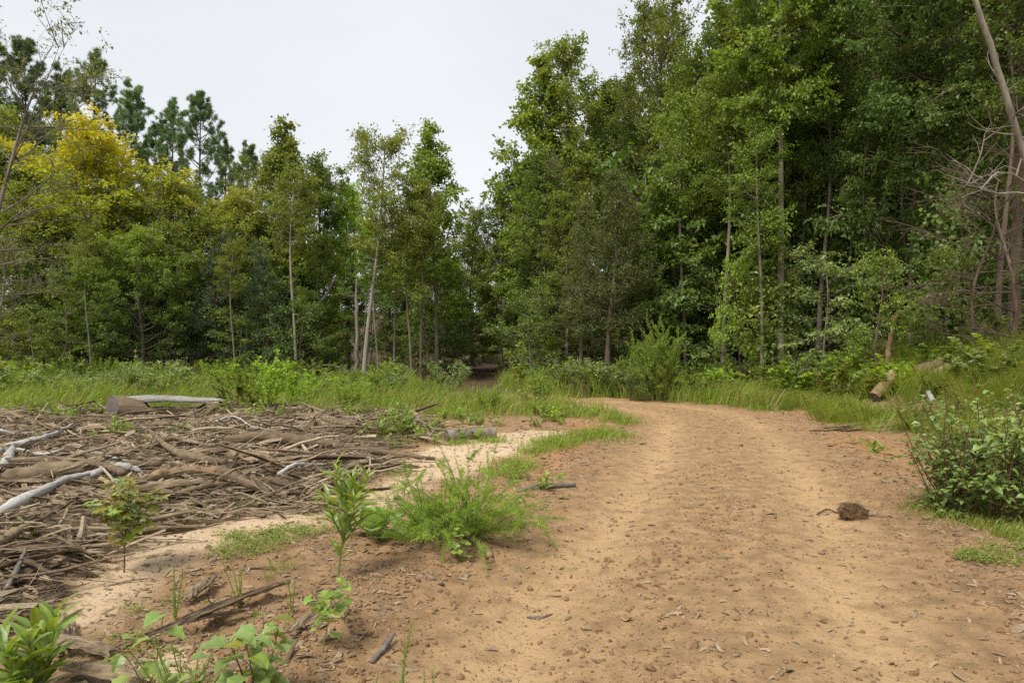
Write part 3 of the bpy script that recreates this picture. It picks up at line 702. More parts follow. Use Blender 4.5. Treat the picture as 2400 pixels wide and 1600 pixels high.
front = [
    ('broadleaf_tree', 'maple', 262, 36, 352, 'broad dome shaped maple turning bright yellow above the cut log', dict(mat='leaf_yellow', ws=1.2)),
    ('broadleaf_tree', 'maple', 415, 36, 440, 'smaller olive maple leaning out beside the yellow dome', dict(mat='leaf_olive', ws=0.9)),
    ('broadleaf_tree', 'maple', 555, 37, 485, 'low spreading tree with a yellow fringe on drooping branches', dict(mat='leaf_olive', ws=1.0)),
    ('broadleaf_tree', 'maple', 330, 32, 560, 'low green maple reaching the grass below the yellow one', dict(mat='leaf', ws=0.95)),
    ('broadleaf_tree', 'edge', 120, 36, 430, 'olive green tree between the leaning tree and the yellow maple', dict(mat='leaf_olive')),
    ('broadleaf_tree', 'edge_b', 20, 33, 420, 'dull green tree behind the trunk of the half bare leaning tree', dict(mat='leaf_olive')),
    ('broadleaf_tree', 'edge_b', 170, 33, 600, 'shaded green tree on thin stems under the yellow maple', dict(mat='leaf')),
    ('broadleaf_tree', 'poplar', 660, 38, 285, 'narrow poplar with a thin tip above the olive tree', dict(mat='leaf_olive', wood='bark_pale')),
    ('broadleaf_tree', 'oak', 610, 43, 375, 'olive tree with a rounded crown behind the narrow poplar', dict(mat='leaf_olive', ws=0.8)),
    ('broadleaf_tree', 'edge', 720, 40, 385, 'green tree filling the gap right of the narrow poplar', dict(mat='leaf')),
    ('broadleaf_tree', 'edge', 740, 34, 560, 'low bushy green tree behind the tangle of thin stems', dict(mat='leaf')),
    ('cedar_tree', 'cedar', 612, 32, 560, 'drooping blue green cedar in front of the olive tree', dict()),
    ('cedar_tree', 'cedar', 500, 34, 540, 'dark cedar under the yellow fringed branches', dict()),
    ('broadleaf_tree', 'walnut', 835, 30.5, 342, 'pale barked tree leaning over with a flat topped open crown', dict(rot=0.0, mat='leaf_olive')),
    ('broadleaf_tree', 'edge', 800, 41, 450, 'green tree behind the pale leaning trunk', dict(mat='leaf_fresh')),
    ('broadleaf_tree', 'poplar', 1003, 35, 296, 'tall conical poplar standing alone beside the notch of sky', dict(mat='leaf')),
    ('broadleaf_tree', 'slim', 945, 30.5, 480, 'thin dark trunked tree in front of the conical poplar', dict(mat='leaf_olive', wood='bark_brown')),
    ('broadleaf_tree', 'slim_b', 966, 31, 430, 'second thin trunk close beside the conical poplar', dict(mat='leaf_olive')),
    ('broadleaf_tree', 'slim', 905, 33, 470, 'thin trunk between the pale leaning tree and the poplar', dict()),
    ('broadleaf_tree', 'slim_b', 868, 31, 560, 'slender pale trunk just beside the foot of the leaning tree', dict(wood='bark_pale')),
    ('broadleaf_tree', 'edge', 1085, 43, 500, 'round green tree low in the notch of sky', dict(mat='leaf')),
    ('broadleaf_tree', 'edge_b', 1040, 40, 600, 'dark green tree behind the grass at the end of the road', dict(mat='leaf_deep')),
    ('broadleaf_tree', 'edge', 1160, 42, 420, 'green tree at the right side of the notch of sky', dict(mat='leaf')),
    ('broadleaf_tree', 'poplar', 1222, 40, 148, 'slender pointed tree at the edge of the tall wood', dict(mat='leaf')),
    ('broadleaf_tree', 'poplar_b', 1295, 40, 126, 'tall tree with a blunt top beside the slender pointed one', dict(mat='leaf_olive', ws=0.9)),
    ('broadleaf_tree', 'edge', 1235, 36, 380, 'leafy tree below the slender pointed one', dict(mat='leaf')),
    ('broadleaf_tree', 'oak', 1490, 37, 34, 'highest broad open crown with sky between its branches', dict(mat='leaf', ws=0.85)),
    ('broadleaf_tree', 'poplar_b', 1400, 40, 215, 'tree filling between the blunt top and the highest broad crown', dict(mat='leaf_deep')),
    ('cedar_tree', 'redcedar', 1395, 29, 400, 'brownish red cedar with bare lower branches', dict(ws=1.1)),
    ('cedar_tree', 'redcedar', 1335, 31, 470, 'smaller brownish red cedar beside the grey dead tree', dict()),
    ('dead_tree', 'dead_b', 1290, 36, 415, 'grey dead tree of upright bare twigs', dict(ws=1.0, wood='bark_grey')),
    ('broadleaf_tree', 'edge_b', 1500, 31, 420, 'green tree to the right of the red cedar', dict(mat='leaf')),
    ('broadleaf_tree', 'poplar_b', 1600, 34, 150, 'large green tree under the highest broad crown', dict(mat='leaf', ws=0.9)),
    ('broadleaf_tree', 'tall', 1740, 31, -60, 'large leafy tree next to the open sky corner', dict(mat='leaf', ws=0.62)),
    ('broadleaf_tree', 'tall_c', 1793, 25, -300, 'tall tree on a thick pale grey trunk at the edge of the wood', dict(mat='leaf', wood='bark_pale', rot=2.0, ws=0.85)),
    ('broadleaf_tree', 'slim', 1750, 24.5, 300, 'slender pale trunk clothed with leaves beside the thick pale one', dict(mat='leaf', wood='bark_pale')),
    ('broadleaf_tree', 'slim_b', 1826, 29, 250, 'thin straight trunk behind the thick pale one', dict(wood='bark_pale')),
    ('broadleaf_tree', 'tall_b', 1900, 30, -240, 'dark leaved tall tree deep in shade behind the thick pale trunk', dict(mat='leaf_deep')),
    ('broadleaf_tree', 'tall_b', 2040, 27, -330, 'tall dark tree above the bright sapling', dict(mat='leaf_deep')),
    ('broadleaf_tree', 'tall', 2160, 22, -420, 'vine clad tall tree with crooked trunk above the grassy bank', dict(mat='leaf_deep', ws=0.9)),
    ('broadleaf_tree', 'tall_b', 2330, 20, -560, 'tall tree with shaggy brown trunk at the top of the bank', dict(mat='leaf_deep', wood='bark_brown')),
    ('broadleaf_tree', 'slim_b', 2290, 18.5, -60, 'leaning shaggy brown trunk at the back of the grassy bank', dict(wood='bark_brown', mat='leaf_deep')),
    ('broadleaf_tree', 'slim', 2005, 25, 250, 'forked thin grey trunk behind the bright sapling', dict(mat='leaf_deep', wood='bark_grey')),
    ('broadleaf_tree', 'slim_b', 1660, 28, 200, 'slim grey trunk left of the slender leafy one', dict(wood='bark_grey', mat='leaf')),
    ('broadleaf_tree', 'slim_b', 1880, 27, 120, 'slim grey trunk right of the thick pale one', dict(wood='bark_grey', mat='leaf_deep')),
    ('broadleaf_tree', 'slim_b', 2090, 23, 40, 'slim brown trunk in the dark gap right of the bright sapling', dict(wood='bark_brown', mat='leaf_deep')),
    ('broadleaf_tree', 'slim_b', 1575, 30, 250, 'slim grey trunk in the shade behind the broad green bush', dict(wood='bark_grey', mat='leaf')),
    ('broadleaf_tree', 'slim_b', 680, 32, 400, 'slim pale trunk in front of the narrow poplar', dict(wood='bark_pale', mat='leaf_olive')),
    ('broadleaf_tree', 'slim_b', 210, 31, 520, 'crooked grey trunk under the yellow maple', dict(wood='bark_grey', mat='leaf_olive')),
    ('broadleaf_tree', 'slim_b', 540, 31, 560, 'thin grey trunk in front of the dark cedar', dict(wood='bark_grey', mat='leaf_olive')),
    ('broadleaf_tree', 'sapling', 1585, 32, 430, 'layered dark tree with flat boughs left of the wood mouth', dict(mat='leaf_deep', ws=0.9)),
    ('broadleaf_tree', 'sapling', 1700, 31, 380, 'layered dark tree with flat boughs behind the slender leafy trunk', dict(mat='leaf_deep', ws=0.9)),
    ('broadleaf_tree', 'sapling', 1850, 29, 420, 'layered tree with flat boughs right behind the thick pale trunk', dict(mat='leaf_deep', ws=0.8)),
    ('broadleaf_tree', 'sapling', 1945, 27.5, 350, 'layered dark tree filling the gap left of the bright sapling', dict(mat='leaf_deep', ws=0.8)),
    ('broadleaf_tree', 'sapling', 2090, 24.5, 330, 'layered dark tree filling the gap right of the bright sapling', dict(mat='leaf_deep', ws=0.8)),
    ('broadleaf_tree', 'sapling', 2230, 22, 300, 'layered dark tree behind the tangle of dead branches', dict(mat='leaf_deep', ws=0.8)),
    ('broadleaf_tree', 'sapling', 1480, 32, 400, 'layered green tree right of the red cedar', dict(mat='leaf_deep', ws=0.9)),
    ('sapling_tree', 'sapling', 1640, 29, 610, 'dark sapling in flat layers at the mouth of the wood', dict(ws=1.2, mat='leaf_deep')),
    ('sapling_tree', 'sapling', 1560, 31, 580, 'layered dark sapling left of the wood mouth', dict(ws=1.2, mat='leaf_deep')),
    ('sapling_tree', 'sapling', 1890, 24, 590, 'grey green layered sapling between the pale trunk and the bright sapling', dict(ws=1.1, mat='leaf_grey')),
    ('sapling_tree', 'sapling_b', 2010, 20, 610, 'bright green sapling on a thin trunk at the top of the bank', dict(ws=0.75, mat='leaf')),
    ('sapling_tree', 'sapling_b', 1700, 25.5, 620, 'pale green leafy sapling around the foot of the slender trunk', dict(ws=0.55, mat='leaf_fresh')),
    ('sapling_tree', 'sapling_b', 2180, 19, 600, 'bushy green sapling among the dead branches on the bank', dict(ws=0.8, mat='leaf')),
    ('dead_tree', 'brush', 2240, 18, 470, 'tangle of brown dead branches at the back of the bank', dict(ws=1.1)),
    ('dead_tree', 'brush', 2330, 17, 400, 'brown tangle of dead branches against the picture edge', dict(ws=1.1)),
    ('broadleaf_tree', 'edge', 1300, 33, 470, 'green tree in front of the grey dead tree', dict(mat='leaf')),
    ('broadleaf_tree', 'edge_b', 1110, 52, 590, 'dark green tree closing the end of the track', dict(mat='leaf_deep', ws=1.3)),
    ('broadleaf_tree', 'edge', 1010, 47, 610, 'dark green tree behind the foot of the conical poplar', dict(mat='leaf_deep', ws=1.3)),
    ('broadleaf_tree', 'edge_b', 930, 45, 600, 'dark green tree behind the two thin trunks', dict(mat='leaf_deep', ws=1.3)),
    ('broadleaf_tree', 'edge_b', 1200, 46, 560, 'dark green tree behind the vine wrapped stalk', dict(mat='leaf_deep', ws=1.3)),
]
for name, var, u, Y, vt, lab, kw in front:
    tree(name, var, u, Y, vt, lab, **kw)
tree('half_bare_tree', 'half_bare', -120, 23, 190, 'half bare pale tree leaning in with thin twigs and few yellowing leaves', rot=0.1, ws=1.0)
tree('dead_tree', 'dead', -40, 24, 560, 'pale dead tree of arching twigs below the leaning tree', ws=1.3)

SKY_U = [-400, 0, 60, 140, 220, 300, 360, 400, 460, 520, 560, 610, 640, 700, 760, 800, 870, 930, 985, 1040, 1090, 1120, 1160, 1210, 1290, 1340, 1400, 1500, 1600, 1650, 1700, 2352, 2800]
SKY_V = [60, 90, 110, 170, 150, 215, 290, 260, 230, 330, 350, 340, 290, 360, 410, 400, 345, 370, 300, 370, 470, 460, 320, 150, 130, 180, 120, 40, 100, 30, -100, -300, -300]
def skyline(u): return float(np.interp(u, SKY_U, SKY_V))

# woods behind the front row
G = 'trees deep in the woods'
FRONT = [(u, n) for u, n in [(0, 'the half bare leaning tree'), (120, 'the olive green tree'), (235, 'the broad yellow maple'), (330, 'the low green maple'), (415, 'the smaller olive maple'),
         (500, 'the dark cedar'), (560, 'the yellow fringed branches'), (612, 'the drooping blue green cedar'), (665, 'the narrow poplar'), (740, 'the low bushy tree'), (818, 'the broken snag'), (850, 'the pale leaning tree'),
         (905, 'the thin trunk'), (955, 'the two thin trunks'), (1005, 'the conical poplar'), (1090, 'the notch of sky'), (1160, 'the tree right of the sky notch'), (1222, 'the slender pointed tree'), (1295, 'the blunt topped tree'),
         (1335, 'the smaller red cedar'), (1395, 'the red cedar'), (1490, 'the highest broad crown'), (1600, 'the large tree under the highest crown'), (1680, 'the tree by the sky corner'), (1752, 'the slender leafy trunk'), (1793, 'the thick pale trunk'),
         (1826, 'the thin straight trunk'), (1890, 'the grey green sapling'), (2005, 'the bright sapling'), (2050, 'the pale broken stub'), (2160, 'the vine clad tree'), (2240, 'the dead branch tangle'), (2300, 'the shaggy brown trunk'), (2352, 'the leaning trunk at the picture edge')]]
def near_front(u):
    return min(FRONT, key=lambda f: abs(f[0] - u))[1]
fr = random.Random(77)
for row_y, step, lo, hi in ((41, 118, 60, 230), (48, 112, 50, 240), (57, 120, 60, 260), (70, 135, 90, 300)):
    u = -160.0
    while u < 2520:
        uu = u + fr.uniform(-40, 40); Y = row_y + fr.uniform(-3, 3)
        vt = max(skyline(uu - 90), skyline(uu), skyline(uu + 90), skyline(uu - 45), skyline(uu + 45)) + fr.uniform(lo, hi)
        if uu < 820: vt += 90
        if 900 < uu < 1160: vt = max(vt, 530)
        if uu > 1650: vt = fr.uniform(-150, 150) + max(0, 1860 - uu) * 1.2; Y = row_y - 7 + fr.uniform(-3, 3)
        tree('broadleaf_tree', fr.choice(['fill', 'fill', 'fill_b']), uu, Y, vt, ('green broadleaf tree just behind ' if row_y < 45 else 'green broadleaf tree deep in the woods behind ' if row_y < 53 else 'distant green tree far behind ' if row_y < 65 else 'farthest green tree on the rise behind ') + near_front(uu), G,
             mat=fr.choice(['leaf', 'leaf_deep', 'leaf_deep', 'leaf_olive']), ws=fr.uniform(0.85, 1.1))
        u += step
for row_y, step in ((36, 95), (43, 95), (52, 110)):
    u = 1560.0
    while u < 2560:
        uu = u + fr.uniform(-30, 30); u += step
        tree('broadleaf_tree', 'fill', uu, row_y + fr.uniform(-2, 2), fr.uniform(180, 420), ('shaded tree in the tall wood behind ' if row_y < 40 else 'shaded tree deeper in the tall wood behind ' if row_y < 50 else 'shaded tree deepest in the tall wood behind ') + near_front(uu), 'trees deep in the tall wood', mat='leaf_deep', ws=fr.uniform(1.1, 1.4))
G = 'understory saplings at the foot of the woods'
for row_y, step in ((31.5, 66), (35, 70), (39, 85)):
    u = -120.0
    while u < 1600:
        uu = u + fr.uniform(-25, 25)
        u += step
        if 1000 < uu < 1190 and row_y < 38: continue
        if 770 < uu < 1050 and row_y < 38: continue
        if row_y < 33 and fr.random() < 0.65: continue
        tree('sapling_tree', fr.choice(['sapling', 'sapling_b']), uu, row_y + fr.uniform(-1.2, 1.2), fr.uniform(640, 780), ('leafy sapling at the foot of ' if row_y < 33 else 'leafy sapling just behind the foot of ' if row_y < 37 else 'leafy sapling well behind the foot of ') + near_front(uu), G,
             mat=fr.choice(['leaf', 'leaf_deep', 'leaf_deep', 'leaf_deep', 'leaf_olive']), ws=fr.uniform(0.9, 1.3))
for u, Y, vt in [(1640, 33, 640), (1720, 32, 600), (1800, 31, 610), (1900, 30, 560), (1980, 29, 560), (2080, 25, 580), (2150, 24, 560), (2240, 22, 520), (2330, 21, 500), (2090, 28, 500), (2200, 26, 470), (2320, 24, 440), (1860, 33, 480), (1700, 36, 560)]:
    tree('sapling_tree', fr.choice(['sapling', 'sapling_b']), u, Y, vt, 'shaded understory sapling standing behind ' + near_front(u), 'understory saplings above the bank', mat='leaf_deep', ws=1.1)

# single trunks without crowns
def lone_trunk(name, pts, radii, label, mat, twigs=0, seed=1, cat='tree', group=None):
    pts = np.asarray(pts, float)
    base = pts[0].copy()
    P = spline(pts - base, 16); R = np.interp(np.linspace(0, 1, 16), np.linspace(0, 1, len(radii)), radii)
    a = Acc(); rr = np.random.default_rng(seed); P = P + rr.normal(0, 0.18, P.shape) * R[:, None]; tubes(a, P[None], (R * (1 + rr.normal(0, 0.06, 16)))[None], 9, tint=0.5, cap=True)
    root = link(name, None, None, base); tag(root, label, cat, group)
    link("trunk", a.mesh("trunk", M[mat], True), root)
    if twigs:
        rng = np.random.default_rng(seed)
        s = rng.uniform(0.25, 0.98, (1, twigs))
        b, t = along(P[None], s)
        d = rng.normal(0, 1, (twigs, 3)) * np.array([1, 0.8, 0.5]) + np.array([0, 0, 0.25])
        L = rng.uniform(0.5, 1.6, twigs)
        for k in range(twigs):
            q = Acc()
            P1 = grow(rng, b[0, k:k + 1], d[k:k + 1], L[k:k + 1], 7, 0.2, 0.18)
            tubes(q, P1, np.linspace(0.02, 0.006, 7)[None], 5, tint=0.6)
            b2, t2 = along(P1, rng.uniform(0.3, 0.95, (1, 5)))
            P2 = grow(rng, b2[0], t2[0] + rng.normal(0, 0.6, (5, 3)), L[k] * rng.uniform(0.3, 0.6, 5), 5, 0.1, 0.15)
            tubes(q, P2, np.full((5, 1), 1.0) * np.linspace(0.008, 0.004, 5)[None], 4, tint=0.6)
            link("branch", q.mesh("branch", M[mat], True), root)
    return root

lone_trunk('broken_snag', [pz(818, 875, 31), pz(820, 760, 31), pz(819, 640, 31)], [0.11, 0.10, 0.095, 0.085, 0.03], 'broken dead trunk without crown beside the pale leaning tree', 'bark_grey', twigs=5, seed=3)
lone_trunk('leaning_trunk', [(13.4, 14.5, 1.9), pz(2410, 500, 14.2), pz(2335, 300, 14), pz(2290, 150, 13.8), pz(2240, 0, 13.6), pz(2200, -140, 13.5)], [0.075, 0.068, 0.06, 0.053, 0.047, 0.04],
           'pale leaning trunk crossing the upper corner above the bank', 'bark_pale', twigs=6, seed=12)
lone_trunk('dead_branch', [pz(2480, 560, 15), pz(2380, 440, 14.8), pz(2300, 395, 14.6), pz(2210, 430, 14.4)], [0.035, 0.022, 0.012, 0.005], 'bare pale branch reaching in from the edge over the bank', 'bark_pale', twigs=7, seed=4, cat='branch')
lone_trunk('broken_stick', [pz(2038, 835, 19.5), pz(2045, 780, 19.4), pz(2060, 720, 19.3)], [0.085, 0.07, 0.04], 'pale broken stub standing on the bank beneath the bright sapling', 'cut_tan', twigs=1, seed=9, cat='stump')
lone_trunk('fallen_limb', [pz(620, 790, 33), pz(730, 700, 33.2), pz(770, 640, 33.4)], [0.05, 0.07, 0.06], 'thin dead stem slanting up behind the drooping cedar', 'bark_grey', cat='branch')
lone_trunk('fallen_limb', [pz(655, 880, 31), pz(750, 838, 31.5), pz(830, 868, 31)], [0.02, 0.04, 0.05], 'bent dead limb fallen at the foot of the leaning tree', 'bark_grey', cat='branch')

# ivy and leaves clothing trunks
def ivy(u, Y, v0, v1, w, n, label, mat, seed):
    rng = np.random.default_rng(seed)
    a = Acc()
    b = pz(u, v0, Y)
    z1 = pz(u, v1, Y)[2] - b[2]
    k = 26
    zc = rng.uniform(0, z1, k); ang = rng.uniform(0, 6.28, k); rr = rng.uniform(0.1, w, k)
    cen = np.stack([rr * np.cos(ang), rr * np.sin(ang) - 0.2, zc], -1)
    m = n // k
    C = np.repeat(cen, m, 0) + rng.normal(0, 1, (k * m, 3)) * np.array([0.3, 0.3, 0.28])
    D = rng.normal(0, 0.6, (k * m, 3)) + np.array([0, -0.2, -0.5]); N = rng.normal(0, 0.5, (k * m, 3)) + np.array([0, -0.5, 0.8])
    L = rng.uniform(0.10, 0.2, k * m)
    leaves(a, C, D, N, L, L * 0.75, np.clip(np.repeat(rng.uniform(0, 0.5, k), m) + rng.uniform(0, 0.5, k * m), 0, 1))
    st = Acc()
    P = np.stack([0.09 * np.sin(np.linspace(0, 9, 14)), -0.17 + 0.03 * np.cos(np.linspace(0, 9, 14)), np.linspace(-0.05, z1, 14)], -1)
    tubes(st, P[None], np.full((1, 14), 0.02), 5)
    root = link('climbing_vine', None, None, b); tag(root, label, 'vine')
    link('stem', st.mesh('stem', M['stem_dark'], True), root)
    link('foliage', a.mesh('foliage', M[mat]), root)
ivy(1752, 24.8, 850, 470, 0.55, 1500, 'leafy vine climbing the slender pale trunk', 'leaf', 1)
ivy(1795, 25.7, 850, 620, 0.5, 900, 'vine clothing the foot of the thick pale trunk', 'leaf', 2)
ivy(2160, 21.6, 760, 200, 0.9, 2600, 'thick dark vine draped over the crooked tall trunk', 'leaf_deep', 3)
ivy(2010, 24.6, 760, 480, 0.4, 700, 'thin vine on the forked grey trunk', 'leaf_deep', 4)

# ------------------------------------------------------------------ shrubs and weeds of the meadow
def make_shrub(seed, h, w, n_st, nl, leaf, lw, upright=0.6, droop=0.1, mat='leaf_fresh', stem='stem', bloom=0, bloom_mat='bloom', bloom_sz=0.035, jit=0.12, start=0.15, branch=0):
    rng = np.random.default_rng(seed)
    st, fo, bl = Acc(), Acc(), Acc()
    az = rng.uniform(0, 6.28, n_st); r0 = w * 0.2 * np.sqrt(rng.random(n_st))
    base = np.stack([r0 * np.cos(az), r0 * np.sin(az), np.full(n_st, -0.03)], -1)
    out = rng.uniform(0.0, 1.0, n_st) * (1 - upright) * 1.3
    d = np.stack([np.cos(az) * out, np.sin(az) * out, np.ones(n_st)], -1)
    L = h * rng.uniform(0.6, 1.05, n_st)
    P = grow(rng, base, d, L, 8, 0.1, jit)
    tubes(st, P, np.linspace(0.008, 0.003, 8)[None] * (0.6 + h * 0.5) * np.ones((n_st, 1)), 4, tint=rng.uniform(0.3, 0.7, n_st))
    if branch:
        s = rng.uniform(0.35, 0.98, (n_st, branch)); b, t = along(P, s)
        d2 = t.reshape(-1, 3) * 0.8 + rng.normal(0, 0.55, (n_st * branch, 3))
        P2 = grow(rng, b.reshape(-1, 3), d2, np.repeat(L, branch) * rng.uniform(0.15, 0.35, n_st * branch), 8, 0.25, 0.1)
        tubes(st, P2[:, ::2], np.full((len(P2), 1), 0.0035) * np.linspace(1, 0.5, 4)[None], 3, tint=0.5)
        P = np.concatenate([P, P2])
    n = len(P)
    s = rng.uniform(start, 1.0, (n, nl)) ** 0.85
    b, t = along(P, s)
    a2 = rng.uniform(0, 6.28, (n, nl))
    D = np.stack([np.cos(a2), np.sin(a2), rng.normal(0.35 - droop, 0.3, (n, nl))], -1) * 0.8 + t * 0.5
    N = np.array([0, 0, 1.0]) + rng.normal(0, 0.4, (n, nl, 3))
    LL = leaf * rng.uniform(0.55, 1.25, (n, nl)) * (1.15 - 0.5 * s)
    tn = np.clip(np.repeat(rng.uniform(0, 0.45, n), nl) + rng.uniform(0, 0.55, n * nl), 0, 1)
    leaves(fo, b.reshape(-1, 3), D.reshape(-1, 3), N.reshape(-1, 3), LL.ravel(), LL.ravel() * lw, tn)
    if bloom:
        tip = P[:, -1]
        C = np.repeat(tip, bloom, 0) + rng.normal(0, 1, (n * bloom, 3)) * np.array([0.06, 0.06, 0.03]) * (0.5 + h)
        sz = bloom_sz * rng.uniform(0.6, 1.3, len(C))
        leaves(bl, C, rng.normal(0, 1, (len(C), 3)), np.array([0, 0, 1.0]) + rng.normal(0, 0.5, (len(C), 3)), sz, sz, rng.uniform(0, 1, len(C)))
    return dict(h=h, stem=st.mesh('stem', M[stem], True), fol=fo.mesh('foliage', M[mat]), bloom=bl.mesh('bloom', M[bloom_mat]) if bloom else None)

LOGS = np.array([gpx(u, v)[:2] for u, v in [(2031, 917), (2148, 860), (2168, 862), (2138, 922), (1910, 850), (1718, 870)]])
def hides_log(x, y, wd=0.6, ahead=1.8):
    x = np.atleast_1d(x); y = np.atleast_1d(y)
    out = np.zeros(x.shape, bool)
    for q in LOGS:
        dv = q / np.linalg.norm(q)
        al = (x - q[0]) * dv[0] + (y - q[1]) * dv[1]; pe = np.abs((x - q[0]) * dv[1] - (y - q[1]) * dv[0])
        out |= (al < 0.35) & (al > -ahead) & (pe < wd)
    return out

S = {}
S['boneset'] = make_shrub(1, 1.3, 0.9, 18, 26, 0.12, 0.34, 0.45, branch=3, mat='leaf_grey', bloom=3, bloom_sz=0.03)
S['boneset_b'] = make_shrub(2, 1.1, 1.1, 20, 24, 0.12, 0.34, 0.35, branch=3, mat='leaf_grey', bloom=4, bloom_sz=0.03)
S['leafy'] = make_shrub(3, 1.4, 1.0, 16, 26, 0.11, 0.55, 0.5, branch=3, mat='leaf_fresh')
S['leafy_b'] = make_shrub(4, 1.1, 0.9, 14, 26, 0.10, 0.5, 0.5, branch=3, mat='leaf')
S['willow'] = make_shrub(5, 2.0, 1.6, 40, 60, 0.13, 0.2, 0.45, droop=-0.3, mat='leaf_fresh', jit=0.09, branch=5, start=0.08)
S['fine'] = make_shrub(6, 0.9, 0.8, 30, 50, 0.11, 0.2, 0.6, droop=-0.2, mat='leaf_fresh')
S['weed'] = make_shrub(7, 0.55, 0.4, 7, 14, 0.10, 0.42, 0.55, mat='plant')
S['weed_b'] = make_shrub(8, 0.35, 0.4, 6, 12, 0.10, 0.5, 0.4, mat='plant')
S['rusty'] = make_shrub(9, 0.9, 0.9, 22, 26, 0.07, 0.2, 0.45, branch=1, mat='redcedar', stem='stem_dark')
S['broad'] = make_shrub(10, 0.9, 1.0, 12, 18, 0.13, 0.7, 0.35, branch=2, mat='leaf')
S['vinestalk'] = make_shrub(11, 1.9, 0.4, 3, 55, 0.13, 0.6, 0.95, mat='plant', branch=3)

def shrub(name, var, u=None, v=None, h=1.0, label='', group=None, mat=None, ws=1.0, cat='shrub', xy=None, seed=None):
    p = gpx(u, v) if xy is None else np.array([xy[0], xy[1], H1(*xy)])
    sv = S[var]; s = h / sv['h']
    root = link(name, None, None, p, (0, 0, TR.uniform(0, 6.28)), (s * ws, s * ws, s))
    tag(root, label, cat, group)
    link('stem', sv['stem'], root)
    f = link('foliage', sv['fol'], root)
    if mat:
        f.material_slots[0].link = 'OBJECT'; f.material_slots[0].material = M[mat]
    if sv['bloom']: link('bloom', sv['bloom'], root)['kind'] = 'stuff'
    return root

for var, u, v, h, lab, kw in [
    ('boneset', 195, 925, 1.1, 'pale topped bush in front of the low green maple trunk', {}),
    ('boneset', 300, 920, 1.35, 'pale flowering bush behind the thick end of the cut log', {}),
    ('boneset_b', 370, 920, 1.3, 'round pale flowering bush behind the middle of the cut log', {}),
    ('boneset', 910, 915, 1.1, 'pale topped bush near the pale leaning trunk', {}),
    ('boneset_b', 1030, 912, 1.3, 'white flowering bush at the dark opening where the track ends', {}),
    ('boneset_b', 1303, 905, 1.35, 'rounded mushroom shaped pale bush right of the vine stalk', dict(ws=0.8)),
    ('boneset_b', 1390, 912, 1.3, 'wide pale bush next to the rounded mushroom shaped one', dict(ws=1.2)),
    ('boneset', 1455, 920, 1.1, 'pale bush at the foot of the tall feathery shrub', {}),
    ('willow', 1512, 920, 2.2, 'tall bright feathery shrub at the far bend of the road', dict(ws=0.75, mat='leaf')),
    ('willow', 1448, 912, 1.35, 'shorter feathery shrub beside the tall bright one', dict(ws=0.8, mat='leaf')),
    ('leafy', 612, 945, 1.35, 'tall bright leafy shrub to the right of the cut log', {}),
    ('leafy', 690, 940, 1.2, 'second tall leafy shrub to the right of the cut log', {}),
    ('leafy_b', 545, 945, 0.95, 'lower leafy shrub just past the split end of the log', {}),
    ('leafy', 30, 925, 1.5, 'dense green shrub by the picture edge at the foot of the woods', dict(ws=1.4, mat='leaf_grey')),
    ('leafy_b', 100, 930, 1.0, 'low dense shrub beside the edge shrub', dict(mat='leaf_grey', ws=1.3)),
    ('vinestalk', 1195, 925, 1.9, 'tall stalk wrapped in yellow green vine in front of the dark opening', dict(mat='plant')),
    ('leafy_b', 1235, 935, 0.9, 'leafy bush at the foot of the vine wrapped stalk', {}),
    ('vinestalk', 435, 935, 0.9, 'bright thin leafy stalk behind the split end of the log', {}),
    ('fine', 800, 945, 0.9, 'feathery green weed in the middle of the meadow', {}),
    ('fine', 1120, 945, 0.7, 'feathery weed at the near edge of the meadow by the road', {}),
    ('rusty', 1330, 915, 0.9, 'rust stemmed bush below the rounded pale one', {}),
    ('rusty', 1640, 925, 0.9, 'rusty brown weed clump right of the tall feathery shrub', dict(ws=1.3)),
    ('rusty', 1860, 900, 1.2, 'reddish brown brushy shrub at the foot of the bank', dict(ws=1.5)),
    ('leafy_b', 1690, 880, 1.1, 'grey green bush at the mouth of the wood by the grey log', dict(mat='leaf_grey')),
    ('leafy_b', 1600, 905, 1.2, 'broad green bush right beside the tall feathery shrub', dict(mat='leaf')),
    ('broad', 1900, 870, 1.1, 'leafy bush on the slope under the grey green sapling', dict(mat='leaf_grey', ws=1.3)),
    ('broad', 2060, 905, 0.9, 'leafy bush beside the tan cut log', dict(mat='leaf_fresh')),
    ('broad', 2230, 890, 0.8, 'leafy weed on the grassy bank beside the pale fallen wood', dict(mat='leaf_grey')),
]:
    shrub('shrub', var, u, v, h, lab, **kw)

rs = random.Random(31)
LAND = [(30, 'the dense edge shrub'), (195, 'the pale bush before the low maple'), (300, 'the thick end of the cut log'), (370, 'the middle of the cut log'), (450, 'the split end of the log'), (545, 'the lower leafy shrub'), (612, 'the tall bright leafy shrub'), (690, 'the second tall leafy shrub'),
        (800, 'the feathery weed in the meadow'), (840, 'the pale leaning trunk'), (910, 'the pale topped bush'), (965, 'the two thin trunks'), (1030, 'the white flowering bush'), (1120, 'the feathery weed by the road'), (1195, 'the vine wrapped stalk'), (1303, 'the rounded mushroom shaped bush'),
        (1390, 'the wide pale bush'), (1455, 'the shorter feathery shrub'), (1512, 'the tall bright feathery shrub'), (1600, 'the broad green bush'), (1690, 'the grey log'), (1752, 'the slender leafy trunk'), (1800, 'the thick pale trunk'), (1860, 'the reddish brushy shrub'), (1950, 'the long tan log'), (2030, 'the tan cut log'), (2150, 'the dark fallen log'), (2300, 'the shaggy brown trunk')]
def near_land(u):
    return min(LAND, key=lambda f: abs(f[0] - u))[1]
KINDW = {'leafy': 'tall leafy', 'leafy_b': 'leafy', 'fine': 'feathery', 'boneset': 'pale topped', 'rusty': 'brownish', 'broad': 'broad leaved', 'weed': 'bright narrow leaved', 'weed_b': 'bright spreading'}
